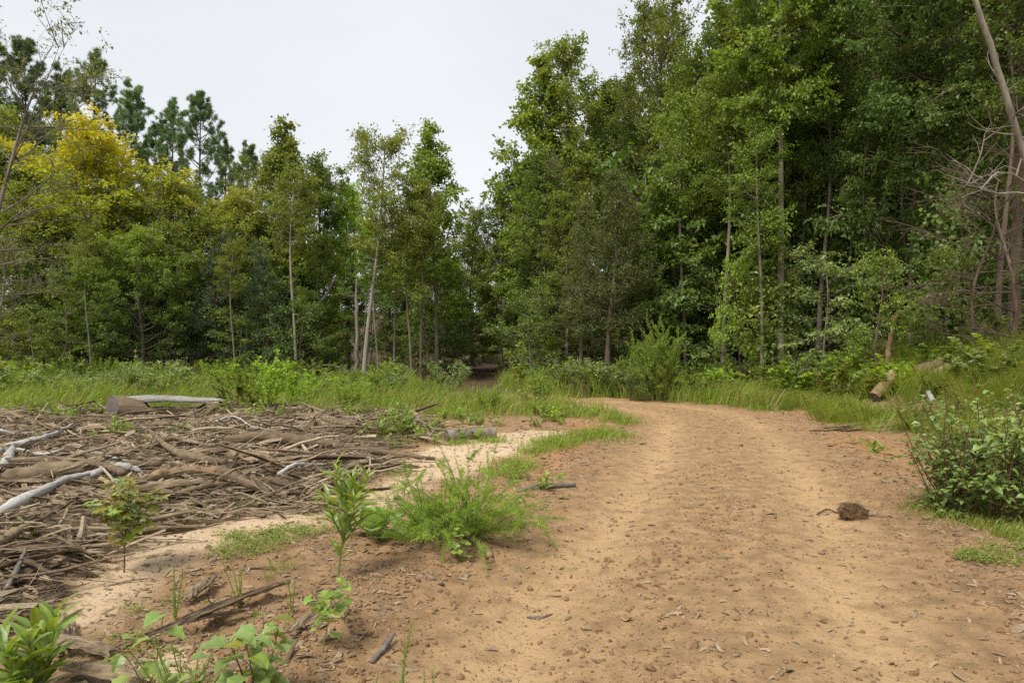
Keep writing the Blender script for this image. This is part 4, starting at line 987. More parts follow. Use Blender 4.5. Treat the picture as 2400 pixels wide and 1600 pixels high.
G = 'weedy shrubs of the meadow'
k = 0
while k < 190:
    u, v = rs.uniform(-80, 1420), rs.uniform(872, 925)
    if 1040 < u < 1180 and v < 905: continue
    var = rs.choice(['leafy', 'leafy_b', 'leafy_b', 'fine', 'fine', 'fine', 'boneset', 'rusty'])
    p = gpx(u, v)
    if road_dist(p[0], p[1])[0] < 2.2: continue
    shrub('meadow_weed', var, u, v, rs.uniform(0.6, 1.15) * (1.15 if v < 900 else 0.8), KINDW[var] + (' weed far back behind ' if v < 890 else ' weed in the meadow near ' if v < 908 else ' weed at the meadow front near ') + near_land(u), G, mat=rs.choice([None, None, 'leaf_fresh', 'leaf_grey', 'leaf']), ws=rs.uniform(1.0, 1.4), cat='weed')
    k += 1
G = 'weeds along the foot of the wood by the far road bend'
for k in range(52):
    u = rs.uniform(1230, 1990); v = rs.uniform(862, 922) - max(0, (u - 1700)) * 0.09
    p = gpx(u, v)
    if road_dist(p[0], p[1])[0] < 2.3 or hides_log(p[0], p[1], 0.9, 2.2)[0]: continue
    kd = rs.choice(['leafy_b', 'fine', 'rusty', 'broad', 'broad', 'leafy'])
    shrub('meadow_weed', kd, u, v, rs.uniform(0.6, 1.2), KINDW[kd] + ' weed by the far road bend near ' + near_land(u), G, mat=rs.choice(['leaf_fresh', 'leaf_grey', 'leaf', 'leaf_olive']), ws=rs.uniform(1.0, 1.5), cat='weed')
G = 'brushy plants at the top of the bank'
for k in range(120):
    x, yy = rs.uniform(7.6, 16), rs.uniform(11.0, 25)
    if (x < 9 and yy > 19) or hides_log(x, yy, 0.9, 2.2)[0]: continue
    if x / yy > 0.8 : continue
    kd = rs.choice(['leafy_b', 'rusty', 'broad', 'fine', 'broad'])
    shrub('bank_shrub', kd, h=rs.uniform(0.35, 1.05), label=KINDW[kd] + (' plant on the near slope of the bank below ' if yy < 16 else ' plant at the top of the bank near ' if yy < 20 else ' plant in the shade behind the bank near ') + near_land(UC + x / yy * FPX), group=G, mat=rs.choice(['leaf_fresh', 'leaf', 'leaf_olive', 'leaf_grey']), ws=1.3, cat='shrub', xy=(x, yy))

# ------------------------------------------------------------------ grass
def blades(acc, x, y, z, h, w, lean, az, tint):
    n = len(x)
    B = np.stack([x, y, z - 0.02], -1)
    dirv = np.stack([np.cos(az), np.sin(az), np.zeros(n)], -1)
    side = np.stack([-np.sin(az + 1.0), np.cos(az + 1.0), np.zeros(n)], -1)
    up = np.array([0, 0, 1.0])
    m = B + up * (h * 0.62)[:, None] + dirv * (h * lean * 0.35)[:, None]
    t = B + up * (h * (1 - 0.35 * lean))[:, None] + dirv * (h * lean)[:, None]
    hw = (w * 0.5)[:, None]
    Vv = np.stack([B - side * hw, B + side * hw, m + side * hw * 0.75, m - side * hw * 0.75, t], 1)
    i = np.arange(n)[:, None] * 5
    acc.add(Vv, q=i + np.array([[0, 1, 2, 3]]), t=i + np.array([[3, 2, 4]]), tint=np.repeat(tint, 5))

def build_grass():
    rng = np.random.default_rng(2)
    a = Acc()
    # meadow
    n = 480000
    yy = 14.5 + 20 * rng.random(n) ** 1.25; xx = rng.uniform(-1.15, 0.85, n) * yy
    keep = rng.random(n) < meadow_mask(xx, yy) * (0.35 + 0.65 * sstep(0.35, 0.6, fbm(xx * 0.9, yy * 0.9, 7, 3))) * np.where(xx > 6.5, 0, 1)
    keep &= rng.random(n) < 0.55
    xx, yy = xx[keep], yy[keep]
    n = len(xx); pat = fbm(xx * 0.5, yy * 0.5, 14, 3)
    edge = sstep(15, 20, yy - 0.1 * xx)
    h = rng.uniform(0.12, 0.68, n) * (0.45 + 0.75 * edge) * (0.6 + 0.9 * pat)
    tint = np.clip(0.25 + 0.8 * pat + rng.normal(0, 0.2, n) - 0.12, 0.2, 1)
    tint = np.where(rng.random(n) < 0.04 + 0.22 * sstep(0.55, 0.7, fbm(xx * 0.8, yy * 0.8, 66, 3)), rng.uniform(0, 0.12, n), tint)
    blades(a, xx, yy, H(xx, yy), h, rng.uniform(0.012, 0.022, n), rng.uniform(0.1, 0.9, n), rng.uniform(0, 6.28, n), tint)
    print("meadow blades", n)
    tag(link('grass', a.mesh('grass', M['grass'])), 'bright green grass of the meadow between bark field and woods', None, None, 'stuff')
    # bank, in arching tufts
    a = Acc()
    nt_ = 5200
    ty = 5.5 + 20 * rng.random(nt_) ** 1.2; tx = rng.uniform(4.5, 16, nt_)
    kp = (rng.random(nt_) < meadow_mask(tx, ty)) & (tx > 6.3) & (tx / ty < 0.88)
    tx, ty = tx[kp], ty[kp]; nt_ = len(tx)
    far_ = ~(hides_log(tx, ty) & (rng.random(nt_) < 0.92))
    bare_ = fbm(tx * 0.7, ty * 0.7, 43, 3) + 0.02 * (ty - 12)
    far_ &= (bare_ < 0.60) | (rng.random(nt_) < 0.25)
    tx, ty = tx[far_], ty[far_]; nt_ = len(tx)
    nb = 42
    ta = rng.uniform(0, 6.28, (nt_, nb)); tr = np.abs(rng.normal(0, 0.16, (nt_, nb)))
    xx = (tx[:, None] + tr * np.cos(ta)).ravel(); yy = (ty[:, None] + tr * np.sin(ta)).ravel(); n = len(xx)
    pat = fbm(xx * 0.6, yy * 0.6, 24, 3)
    th_ = rng.uniform(0.3, 0.95, nt_) * (0.3 + 1.1 * fbm(tx * 0.5, ty * 0.5, 29, 2))
    h = np.repeat(th_, nb) * rng.uniform(0.55, 1.15, n)
    az = ta.ravel() * 0 + 3.6 + np.repeat(rng.normal(0, 0.7, nt_), nb) + rng.normal(0, 0.5, n)
    az = np.where(rng.random(n) < 0.45, ta.ravel(), az)
    tint = np.clip(np.repeat(rng.normal(0.5, 0.2, nt_), nb) + 0.6 * (pat - 0.5) + rng.normal(0, 0.14, n), 0.22, 1)
    tint = np.where(rng.random(n) < np.repeat(rng.uniform(0, 0.2, nt_), nb), 0.05, tint)
    blades(a, xx, yy, H(xx, yy), h, rng.uniform(0.009, 0.017, n), rng.uniform(0.5, 1.4, n), az, tint)
    print("bank blades", n)
    tag(link('bank_grass', a.mesh('grass', M['grass'])), 'long arching grass covering the bank', None, None, 'stuff')

build_grass()

def tuft_patch(name, spots, label, seed, hmul=1.0, tint0=0.55):
    rng = np.random.default_rng(seed); a = Acc()
    for (u, v, ru, n, h) in spots:
        p = gpx(u, v); r = ru / FPX * p[1]
        x = p[0] + rng.normal(0, 0.5, n) * r; y = p[1] + rng.normal(0, 0.5, n) * r * 1.2
        hh = h * rng.uniform(0.4, 1.15, n) * hmul
        blades(a, x, y, H(x, y), hh, rng.uniform(0.004, 0.009, n) * (0.5 + p[1] / 12), rng.uniform(0.2, 1.2, n), rng.uniform(0, 6.28, n), np.clip(tint0 + rng.normal(0, 0.22, n), 0, 1))
    tag(link(name, a.mesh(name, M['grass'])), label, None, None, 'stuff')
tuft_patch('tuft_grass', [(1270, 1025, 60, 700, 0.22), (1340, 1008, 80, 900, 0.25), (1400, 1000, 60, 500, 0.2), (1230, 1040, 40, 300, 0.2), (1130, 1015, 40, 260, 0.16),
                          (1420, 965, 50, 500, 0.3), (1330, 955, 60, 500, 0.3), (880, 1010, 70, 500, 0.22), (990, 1000, 60, 420, 0.2), (1050, 1020, 50, 300, 0.15),
                          (1150, 1090, 60, 320, 0.14), (1190, 1075, 50, 380, 0.2), (930, 1090, 50, 180, 0.1), (1745, 940, 25, 400, 0.2), (1950, 975, 60, 260, 0.16), (1990, 1020, 40, 90, 0.12),
                          (650, 1310, 28, 40, 0.16), (620, 1330, 14, 16, 0.16), (730, 955, 40, 150, 0.2)], 'yellow green grass tufts on the bare soil beside the road', 5)
tuft_patch('fringe_grass', [(2240, 1190, 120, 1300, 0.16), (2150, 1175, 60, 400, 0.12), (2330, 1230, 80, 900, 0.16), (2300, 1160, 120, 900, 0.2), (2370, 1180, 90, 700, 0.22)], 'grass fringe under the big leafy bush by the road', 6, tint0=0.36)

def creeping(name, polys, n_list, label, seed, h=0.03):
    rng = np.random.default_rng(seed); a = Acc()
    for poly, n in zip(polys, n_list):
        w = wpoly(poly); w = np.array(w)
        lo, hi = w.min(0) - 0.2, w.max(0) + 0.2
        m = n * 5
        x, y = rng.uniform(lo[0], hi[0], m), rng.uniform(lo[1], hi[1], m)
        sd = poly_sd(x, y, [tuple(q) for q in w]) + 0.55 * (fbm(x * 3.5, y * 3.5, 3, 4) - 0.52)
        k = rng.random(m) < sstep(-0.12, 0.22, sd) ** 1.3 * (0.35 + 0.65 * sstep(0.4, 0.6, fbm(x * 11, y * 11, 5, 2)))
        x, y = x[k][:n], y[k][:n]
        mm = len(x)
        z = H(x, y) + rng.uniform(0.005, h, mm) * 1.4
        ph = rng.uniform(0, 6.28, mm)
        L = rng.uniform(0.012, 0.026, mm)
        leaves(a, np.stack([x, y, z], -1), np.stack([np.cos(ph), np.sin(ph), rng.normal(0.3, 0.3, mm)], -1), np.array([0, 0, 1.0]) + rng.normal(0, 0.35, (mm, 3)), L, L * 0.6, np.clip(rng.normal(0.5, 0.22, mm), 0, 1))
    tag(link(name, a.mesh(name, M['moss'])), label, None, None, 'stuff')
creeping('ground_cover', [[(470, 1270), (520, 1225), (600, 1205), (760, 1190), (770, 1220), (700, 1245), (590, 1280), (520, 1290)],
                          [(290, 1400), (380, 1375), (450, 1362), (460, 1375), (380, 1402), (310, 1412)],
                          [(2190, 1290), (2260, 1272), (2360, 1275), (2360, 1315), (2260, 1315)],
                          [(220, 1470), (330, 1480), (350, 1510), (260, 1510)],
                          [(860, 1130), (960, 1100), (1000, 1130), (930, 1150)],
                          [(1130, 1060), (1180, 1050), (1190, 1080), (1140, 1080)]],
         [5200, 1700, 3000, 700, 300, 300], 'mats of low creeping green plants on the bare soil', 9)

# ------------------------------------------------------------------ bark field
def bark_arrays(rng, L, W, segs, cross, curl, bend, twist, thick, flip=False, jag=0.15):
    t = np.linspace(0, 1, segs + 1); a = np.linspace(-1, 1, cross + 1)
    T, Aa = np.meshgrid(t, a, indexing='ij')
    T = T + (rng.uniform(-jag, jag, (1, cross + 1)) * (np.abs(T - 0.5) * 2) ** 4) * 0.5
    w = W * (0.55 + 0.45 * np.sin(np.pi * np.clip(0.12 + 0.78 * t, 0, 1))) * (1 + rng.normal(0, 0.08, segs + 1))
    R = (w / (2 * curl))[:, None]
    def surf(off):
        yy = (R - off) * np.sin(Aa * curl); zz = (R - off) * np.cos(Aa * curl) - R * math.cos(curl)
        return yy, zz
    ridg = rng.normal(0, thick * 0.35, (segs + 1, cross + 1))
    out = []
    for off in (-ridg, np.full_like(ridg, thick)):
        yy, zz = surf(off)
        tw = twist * (T - 0.5)
        y2 = yy * np.cos(tw) - zz * np.sin(tw); z2 = yy * np.sin(tw) + zz * np.cos(tw)
        if flip: z2 = -z2 + W * 0.25
        x2 = (T - 0.5) * L
        y2 = y2 + bend * np.sin(np.pi * T) * L
        z2 = z2 + 0.04 * L * np.sin(np.pi * T) * rng.uniform(0.2, 1)
        out.append(np.stack([x2, y2, z2], -1))
    nr, nc = segs + 1, cross + 1
    V_ = np.concatenate([out[0].reshape(-1, 3), out[1].reshape(-1, 3)])
    idx = np.arange(nr * nc).reshape(nr, nc); o = nr * nc
    Q = [np.stack([idx[:-1, :-1], idx[1:, :-1], idx[1:, 1:], idx[:-1, 1:]], -1).reshape(-1, 4),
         np.stack([idx[:-1, :-1], idx[:-1, 1:], idx[1:, 1:], idx[1:, :-1]], -1).reshape(-1, 4) + o]
    rim = np.concatenate([idx[:, 0], idx[-1, 1:], idx[::-1, -1][1:], idx[0, ::-1][1:-1]])
    r2 = np.roll(rim, -1)
    Q.append(np.stack([rim, rim + o, r2 + o, r2], -1))
    tint = np.concatenate([rng.uniform(0.35, 0.8, nr * nc), rng.uniform(0.05, 0.4, nr * nc)])
    return V_, np.concatenate(Q), tint

def rotm(yaw, pitch, roll):
    cy, sy, cp, sp, cr, sr = np.cos(yaw), np.sin(yaw), np.cos(pitch), np.sin(pitch), np.cos(roll), np.sin(roll)
    R = np.empty((len(yaw), 3, 3))
    R[:, 0, 0] = cy * cp; R[:, 0, 1] = cy * sp * sr - sy * cr; R[:, 0, 2] = cy * sp * cr + sy * sr
    R[:, 1, 0] = sy * cp; R[:, 1, 1] = sy * sp * sr + cy * cr; R[:, 1, 2] = sy * sp * cr - cy * sr
    R[:, 2, 0] = -sp; R[:, 2, 1] = cp * sr; R[:, 2, 2] = cp * cr
    return R

def scatter(acc, tv, tq, ttint, pos, yaw, pitch, roll, scale, tshift=None, tri=False):
    n = len(pos)
    Rm = rotm(yaw, pitch, roll)
    sc = scale if scale.ndim == 2 else np.repeat(scale[:, None], 3, 1)
    Vv = np.einsum('nij,nkj->nki', Rm, tv[None] * sc[:, None]) + pos[:, None]
    f = (tq[None] + (np.arange(n) * len(tv))[:, None, None]).reshape(-1, tq.shape[1])
    tn = np.broadcast_to(ttint[None], (n, len(tv)))
    if tshift is not None: tn = np.clip(tn + tshift[:, None], 0, 1)
    acc.add(Vv.reshape(-1, 3), q=None if tri else f, t=f if tri else None, tint=tn.ravel())

def sample_poly(rng, poly, n, bias=1.0, wide=1.1):
    w = np.array(poly); lo, hi = w.min(0), w.max(0)
    out = []
    tot = 0
    while tot < n:
        p = rng.uniform(lo, hi, (n * 3, 2))
        p = p[poly_sd(p[:, 0], p[:, 1], poly) > -0.05]
        p = p[np.abs(p[:, 0]) < wide * p[:, 1] + 0.3]
        p = p[rng.random(len(p)) < np.clip((5.0 / np.maximum(p[:, 1], 2.5)) ** bias, 0, 1)]
        out.append(p); tot += len(p)
    return np.concatenate(out)[:n]

def build_bark():
    rng = np.random.default_rng(8)
    a = Acc()
    tmpl = [bark_arrays(rng, 1, rng.choice([0.035, 0.06, 0.1, 0.16, 0.28]), 5, 2, rng.uniform(0.4, 1.4), rng.uniform(-0.2, 0.2), rng.uniform(-1.6, 1.6), 0.018, k % 3 == 0) for k in range(10)]
    for k, (tv, tq, tt) in enumerate(tmpl):
        p = sample_poly(rng, BARK_POLY, 1800, 0.75)
        n = len(p)
        sc = rng.gamma(2.2, 0.075, n) * (0.75 + 0.03 * p[:, 1]) + 0.05
        yaw = rng.normal(0.15, 0.6, n) + np.where(rng.random(n) < 0.5, math.pi, 0)
        wild = rng.random(n) < 0.34; yaw = np.where(wild, rng.uniform(0, 6.28, n), yaw)
        z = H(p[:, 0], p[:, 1]) + rng.uniform(0.0, 0.10, n)
        scatter(a, tv, tq, tt, np.column_stack([p, z]), yaw, rng.normal(0, 0.30, n), rng.normal(0, 0.55, n), sc, rng.normal(0.08, 0.2, n))
    for k in range(4):
        tv, tq, tt = bark_arrays(rng, 1, rng.uniform(0.1, 0.35), 2, 1, 0.4, rng.uniform(-0.15, 0.15), 0.5, 0.05)
        p = sample_poly(rng, BARK_POLY, 2600, 0.25); n = len(p)
        patch = fbm(p[:, 0] * 0.6, p[:, 1] * 0.6, 33, 3) + 0.02 * (p[:, 1] - 10)
        p = p[patch > 0.5]; n = len(p)
        scatter(a, tv, tq, tt, np.column_stack([p, H(p[:, 0], p[:, 1]) + rng.uniform(0.03, 0.12, n)]), rng.uniform(0, 6.28, n), rng.normal(0, 0.4, n), rng.normal(0, 0.6, n), rng.uniform(0.05, 0.16, n), rng.normal(0.1, 0.25, n))
    # thin twigs and roots tangled into it
    p = sample_poly(rng, BARK_POLY, 1500, 0.4); n = len(p)
    az = rng.normal(0.2, 0.8, n); d = np.stack([np.cos(az), np.sin(az), rng.normal(0.05, 0.15, n)], -1)
    L = rng.uniform(0.25, 1.0, n) * (0.6 + 0.04 * p[:, 1])
    P = grow(rng, np.column_stack([p, H(p[:, 0], p[:, 1]) + rng.uniform(0.04, 0.12, n)]), d, L, 6, -0.12, 0.13)
    tubes(a, P, rng.gamma(3, 0.0025, n)[:, None] * np.linspace(1, 0.5, 6)[None], 5, tint=rng.uniform(0.15, 1.0, n))
    tag(link('bark_litter', a.mesh('bark_litter', M['bark_strip'])), 'thick litter of small shredded bark covering the cleared field', None, None, 'stuff')
    # wood chips and crumbs over soil and road
    a = Acc()
    for k in range(6):
        tv, tq, tt = bark_arrays(rng, 1, rng.uniform(0.08, 0.35), 2, 1, 0.3, rng.uniform(-0.1, 0.1), 0.3, 0.06)
        n = 4200
        yy = 2.3 + 16 * rng.random(n) ** 1.8; xx = rng.uniform(-0.82, 0.8, n) * yy
        d, s = road_dist(xx, yy)
        kp = rng.random(n) < np.where(d < ROAD_HW, 0.12, np.where(d < 3.2, 1.0, 0.7)) * sstep(0.3, 0.6, fbm(xx * 1.2, yy * 1.2, 70 + k, 3) + 0.1)
        kp &= poly_sd(xx, yy, BARK_POLY) < 0.1
        xx, yy = xx[kp], yy[kp]; n = len(xx)
        sc = (0.018 + rng.gamma(1.5, 0.018, n)) * (0.6 + yy * 0.07)
        scatter(a, tv, tq, tt, np.column_stack([xx, yy, H(xx, yy) + 0.008]), rng.uniform(0, 6.28, n), rng.normal(0, 0.2, n), rng.normal(0, 0.4, n), sc, rng.normal(0.32, 0.28, n))
    tag(link('wood_debris', a.mesh('wood_debris', M['chip'])), 'small wood chips and twigs strewn over the soil', None, None, 'stuff')
build_bark()

# single bark strips, the largest ones
def bark_piece(name, mesh, pos, yaw, pitch, roll, sc, label, group=None, cat='bark strip'):
    o = link(name, mesh, None, pos, (roll, pitch, yaw), sc); o['kind'] = 'thing'
    return tag(o, label, cat, group)

brng = np.random.default_rng(18)
BARK = []
for k in range(14):
    a = Acc(); vv, qq, tt = bark_arrays(brng, 1, brng.uniform(0.035, 0.095), 9, 4, brng.uniform(0.6, 1.7), brng.uniform(-0.16, 0.16), brng.uniform(-1.6, 1.6), 0.012, k % 4 == 0, 0.12)
    a.add(vv, q=qq, tint=tt); BARK.append(a.mesh('bark_strip', M['bark_strip'], False))
bp_ = sample_poly(brng, BARK_POLY, 255, 0.35, 0.8)
FIELD = [(-40, 1300, 'the dark trough shaped slab'), (100, 1180, 'the nearest white branch'), (40, 1120, 'the thick white limb'), (130, 1030, 'the split tipped white branch'), (200, 1105, 'the long brown log'), (285, 1130, 'the short white branch piece'), (290, 1220, 'the bronze sapling'),
         (400, 1170, 'the wide grey brown slab'), (450, 1115, 'the smooth brown branch'), (560, 1130, 'the dark broken branch'), (430, 1070, 'the curved brown branch'), (650, 1030, 'the long dark pole'), (880, 1055, 'the end of the long dark pole'), (270, 975, 'the thick end of the cut log'), (440, 975, 'the split end of the log'),
         (280, 1010, 'the upright bright weed'), (700, 975, 'the meadow rim'), (880, 1000, 'the weed patch at the field corner'), (760, 1110, 'the tall leafy weed'), (680, 1160, 'the sand edge'), (60, 1000, 'the arching green stalk'), (560, 1000, 'the middle of the far bark'), (120, 1400, 'the corner leafy weed'), (160, 1290, 'the dark curled slab')]
def strip_label(x, y_, L, yaw):
    u = UC + x / y_ * FPX; v = VH + CAMZ / y_ * FPX
    nm = min(FIELD, key=lambda f: (f[0] - u) ** 2 + 3 * (f[1] - v) ** 2)[2]
    c = abs(math.cos(yaw))
    return (('long' if L > 1.15 else 'short' if L < 0.6 else 'middling') + ' weathered bark strip lying ' + ('level' if c > 0.93 else 'slantwise' if c > 0.6 else 'end on') + ' by ' + nm)

for i in range(len(bp_)):
    x, y_ = bp_[i]
    L = brng.uniform(0.4, 1.5) * (0.6 + 0.045 * y_)
    if brng.random() < 0.3: L *= 0.6
    yaw = brng.normal(0.12, 0.5) + (math.pi if brng.random() < 0.5 else 0)
    bark_piece('bark_strip', BARK[i % 14], (x, y_, H1(x, y_) + brng.uniform(0.04, 0.12)), yaw, brng.normal(0, 0.13), brng.normal(0, 0.5), (L, L * brng.uniform(0.7, 1.2), L * brng.uniform(0.7, 1.2)),
               strip_label(x, y_, L, yaw), 'weathered bark strips in the cleared field')

for i in range(42):
    u, v = brng.uniform(250, 1000), brng.uniform(1235, 1580)
    p = gpx(u, v)
    if road_dist(p[0], p[1])[0] < 1.9: continue
    L = brng.uniform(0.08, 0.3)
    bark_piece('bark_strip', BARK[i % 14], (p[0], p[1], p[2] + 0.01), brng.normal(0.3, 0.7), brng.normal(0, 0.08), brng.normal(0, 0.3), (L, L * 1.1, L * 1.1), ('slim' if L < 0.18 else 'larger') + ' bark piece on the bare soil near ' +
               ('the tall leafy weed' if v < 1330 else 'the bark trough' if u < 660 else 'the thin lobed plant' if u < 830 else 'the slender spike'), 'bark pieces strewn on the bare soil')

def bent_log(name, pix, radii, label, mat, cat='branch', flat=1.0, zoff=0.0, sides=10, n=22, seed=0, heights=None):
    """a branch or log laid along ground pixels"""
    pts = [gpx(u, v) for u, v in pix]
    pts = np.array(pts); pts[:, 2] += np.interp(np.linspace(0, 1, len(pts)), np.linspace(0, 1, len(radii)), radii) * 0.7 + zoff + {'peeled_branch': 0.07, 'bark_log': 0.035}.get(name, 0)
    if heights is not None: pts[:, 2] += np.array(heights)
    base = pts.mean(0)
    P = spline(pts - base, n)
    P = P + np.random.default_rng(seed + int(pix[0][1])).normal(0, 0.14, P.shape) * np.interp(np.linspace(0, 1, n), np.linspace(0, 1, len(radii)), radii)[:, None]
    rng = np.random.default_rng(seed + 100)
    R = np.interp(np.linspace(0, 1, n), np.linspace(0, 1, len(radii)), radii) * (1 + rng.normal(0, 0.13, n))
    a = Acc(); tubes(a, P[None], R[None], sides, tint=0.5, cap=True)
    v = a.v[0].copy(); v += rng.normal(0, 0.05, v.shape) * np.repeat(R, sides)[:, None]; a.v[0] = v
    o = link(name, a.mesh(name, M[mat], True), None, base)
    return tag(o, label, cat)

bent_log('peeled_branch', [(-60, 1260), (0, 1212), (70, 1180), (150, 1145), (215, 1128)], [0.035, 0.045, 0.042, 0.036, 0.028], 'silver white peeled branch curving across the bark field, nearest one', 'dry_wood', heights=[0, 0.02, 0.05, 0.09, 0.1])
bent_log('peeled_branch', [(205, 1132), (255, 1118), (300, 1112), (330, 1112)], [0.035, 0.042, 0.035, 0.015], 'short silver white branch piece crossed by a dark stick', 'dry_wood', heights=[0.08, 0.1, 0.08, 0.03])
bent_log('peeled_branch', [(-40, 1075), (20, 1050), (80, 1035), (130, 1020), (168, 1000)], [0.035, 0.045, 0.04, 0.034, 0.02], 'silver white peeled branch with a split tip behind the long brown log', 'dry_wood', heights=[0, 0.03, 0.05, 0.08, 0.1])
bent_log('peeled_branch', [(-20, 1125), (8, 1100), (22, 1075), (28, 1050)], [0.05, 0.055, 0.05, 0.035], 'thick white limb standing near the picture edge on the bark', 'dry_wood', heights=[0, 0.02, 0.05, 0.05])
bent_log('bark_log', [(8, 1122), (100, 1112), (220, 1105), (370, 1090)], [0.07, 0.085, 0.075, 0.05], 'long brown ridged log lying across the bark field', 'log_bark', cat='log', heights=[0.02, 0.05, 0.05, 0.05])
bent_log('bark_log', [(355, 1122), (430, 1115), (520, 1112)], [0.05, 0.06, 0.055], 'brown smooth branch length right of the white branch', 'cut_tan', cat='branch', heights=[0.05, 0.06, 0.06])
bent_log('bark_log', [(500, 1112), (545, 1130), (600, 1145)], [0.07, 0.06, 0.03], 'dark broken branch end resting on the brown branch length', 'log_bark', cat='branch', heights=[0.06, 0.06, 0.04])
bent_log('bark_log', [(520, 1035), (620, 1030), (720, 1042), (840, 1052), (1000, 1062)], [0.07, 0.075, 0.07, 0.06, 0.03], 'long dark barked pole along the far side of the bark field', 'log_bark', cat='log', heights=[0.06, 0.08, 0.06, 0.03, 0.0])
bent_log('bark_log', [(340, 1030), (400, 1065), (470, 1080), (520, 1085)], [0.02, 0.045, 0.05, 0.045], 'curved brown branch with a raised thin tip in the bark field', 'log_bark', cat='branch', heights=[0.22, 0.1, 0.06, 0.05])
bent_log('bark_log', [(190, 1105), (240, 1118), (285, 1135)], [0.012, 0.035, 0.045], 'dark stick laid over the short white branch', 'log_bark', cat='branch', heights=[0.16, 0.16, 0.14])
bent_log('dead_stick', [(0, 1395), (40, 1345), (60, 1315)], [0.014, 0.016, 0.012], 'thin bare stick propped on the near bark heap', 'cut_wood', cat='stick', heights=[0.02, 0.1, 0.16])
bent_log('dead_stick', [(-20, 1280), (40, 1258), (120, 1215)], [0.035, 0.03, 0.012], 'straight brown stick pointing up beside the nearest white branch', 'log_bark', cat='stick', heights=[0.05, 0.09, 0.12])
lrng = np.random.default_rng(71)
for i, (u, v, wu, dv, r_) in enumerate([(60, 1060, 190, -14, 0.03), (180, 1000, 160, 10, 0.022), (330, 985, 120, -8, 0.025), (560, 985, 130, 12, 0.02), (420, 1035, 150, -18, 0.03), (620, 1075, 170, 20, 0.03), (250, 1065, 130, 24, 0.02),
                                      (150, 1160, 160, -30, 0.02), (480, 1145, 140, -22, 0.028), (700, 1095, 120, -26, 0.022), (90, 1340, 130, 36, 0.02), (340, 1160, 110, 18, 0.016), (10, 1010, 120, 12, 0.03), (760, 1020, 130, 10, 0.022)]):
    k3 = lrng.uniform(-8, 8)
    bent_log('dead_branch', [(u - wu / 2, v - dv / 2), (u - wu / 6, v + k3), (u + wu / 5, v + dv / 5 - k3), (u + wu / 2, v + dv / 2)], [r_, r_ * 0.9, r_ * 0.75, r_ * 0.3], ('silvery' if i % 3 == 0 else 'brown') + (' slender' if r_ < 0.024 else ' stouter') + ' dead branch lying in the bark by ' + min(FIELD, key=lambda f: (f[0] - u) ** 2 + 3 * (f[1] - v) ** 2)[2],
             'dry_wood' if i % 3 == 0 else 'log_bark', seed=i, heights=[0.07, 0.09 + lrng.uniform(0, 0.06), 0.08, 0.06 + lrng.uniform(0, 0.1)])
for pts_, L, W_, lab in [
    (((-30, 1285), (190, 1312)), 1, 0.2, 'big dark trough shaped slab of bark on the near heap'),
    (((-40, 1385), (185, 1290)), 1, 0.16, 'dark curled bark slab low on the near heap'),
    (((420, 1470), (660, 1370)), 1, 0.10, 'long trough of bark lying on bare soil behind the heart leaved plant'),
    (((330, 1490), (560, 1425)), 1, 0.08, 'thin ridged bark piece in front of the bark trough'),
    (((430, 1395), (500, 1345)), 1, 0.10, 'short grey bark piece beside the slender feathery stalk'),
    (((300, 1200), (520, 1150)), 1, 0.12, 'wide grey brown bark slab under the bronze leaved sapling'),
    (((130, 1150), (330, 1170)), 1, 0.14, 'ridged bark slab tucked under the nearest white branch'),
    (((640, 1165), (820, 1100)), 1, 0.11, 'long bark strip beside the tall leafy weed'),
    (((700, 1150), (900, 1065)), 1, 0.10, 'bark strip reaching over the pale sand'),
    (((660, 1480), (770, 1400)), 1, 0.07, 'narrow bark strip behind the small lobed plant'),
    (((40, 1500), (260, 1520)), 1, 0.12, 'rough bark chunk low beside the bright leafy weed'),
    (((150, 1560), (330, 1590)), 1, 0.14, 'broken bark slab at the bottom picture edge'),
    (((150, 1440), (140, 1520)), 1, 0.10, 'upright grey stub of split wood beside the leafy weed'),
]:
    p0, p1 = gpx(*pts_[0]), gpx(*pts_[1])
    dlt = p1 - p0; Ln = np.hypot(dlt[0], dlt[1])
    a = Acc(); vv, qq, tt = bark_arrays(brng, Ln, W_, 14, 6, 1.1, 0.03, 0.5, 0.012, lab.startswith('big') or 'trough' in lab, 0.1)
    a.add(vv, q=qq, tint=tt)
    c = (p0 + p1) / 2; c[2] = H1(c[0], c[1]) + 0.05
    bark_piece('bark_slab', a.mesh('bark_slab', M['bark_strip'], False), c, math.atan2(dlt[1], dlt[0]), 0.0, brng.normal(0, 0.15), 1.0, lab, cat='bark slab')

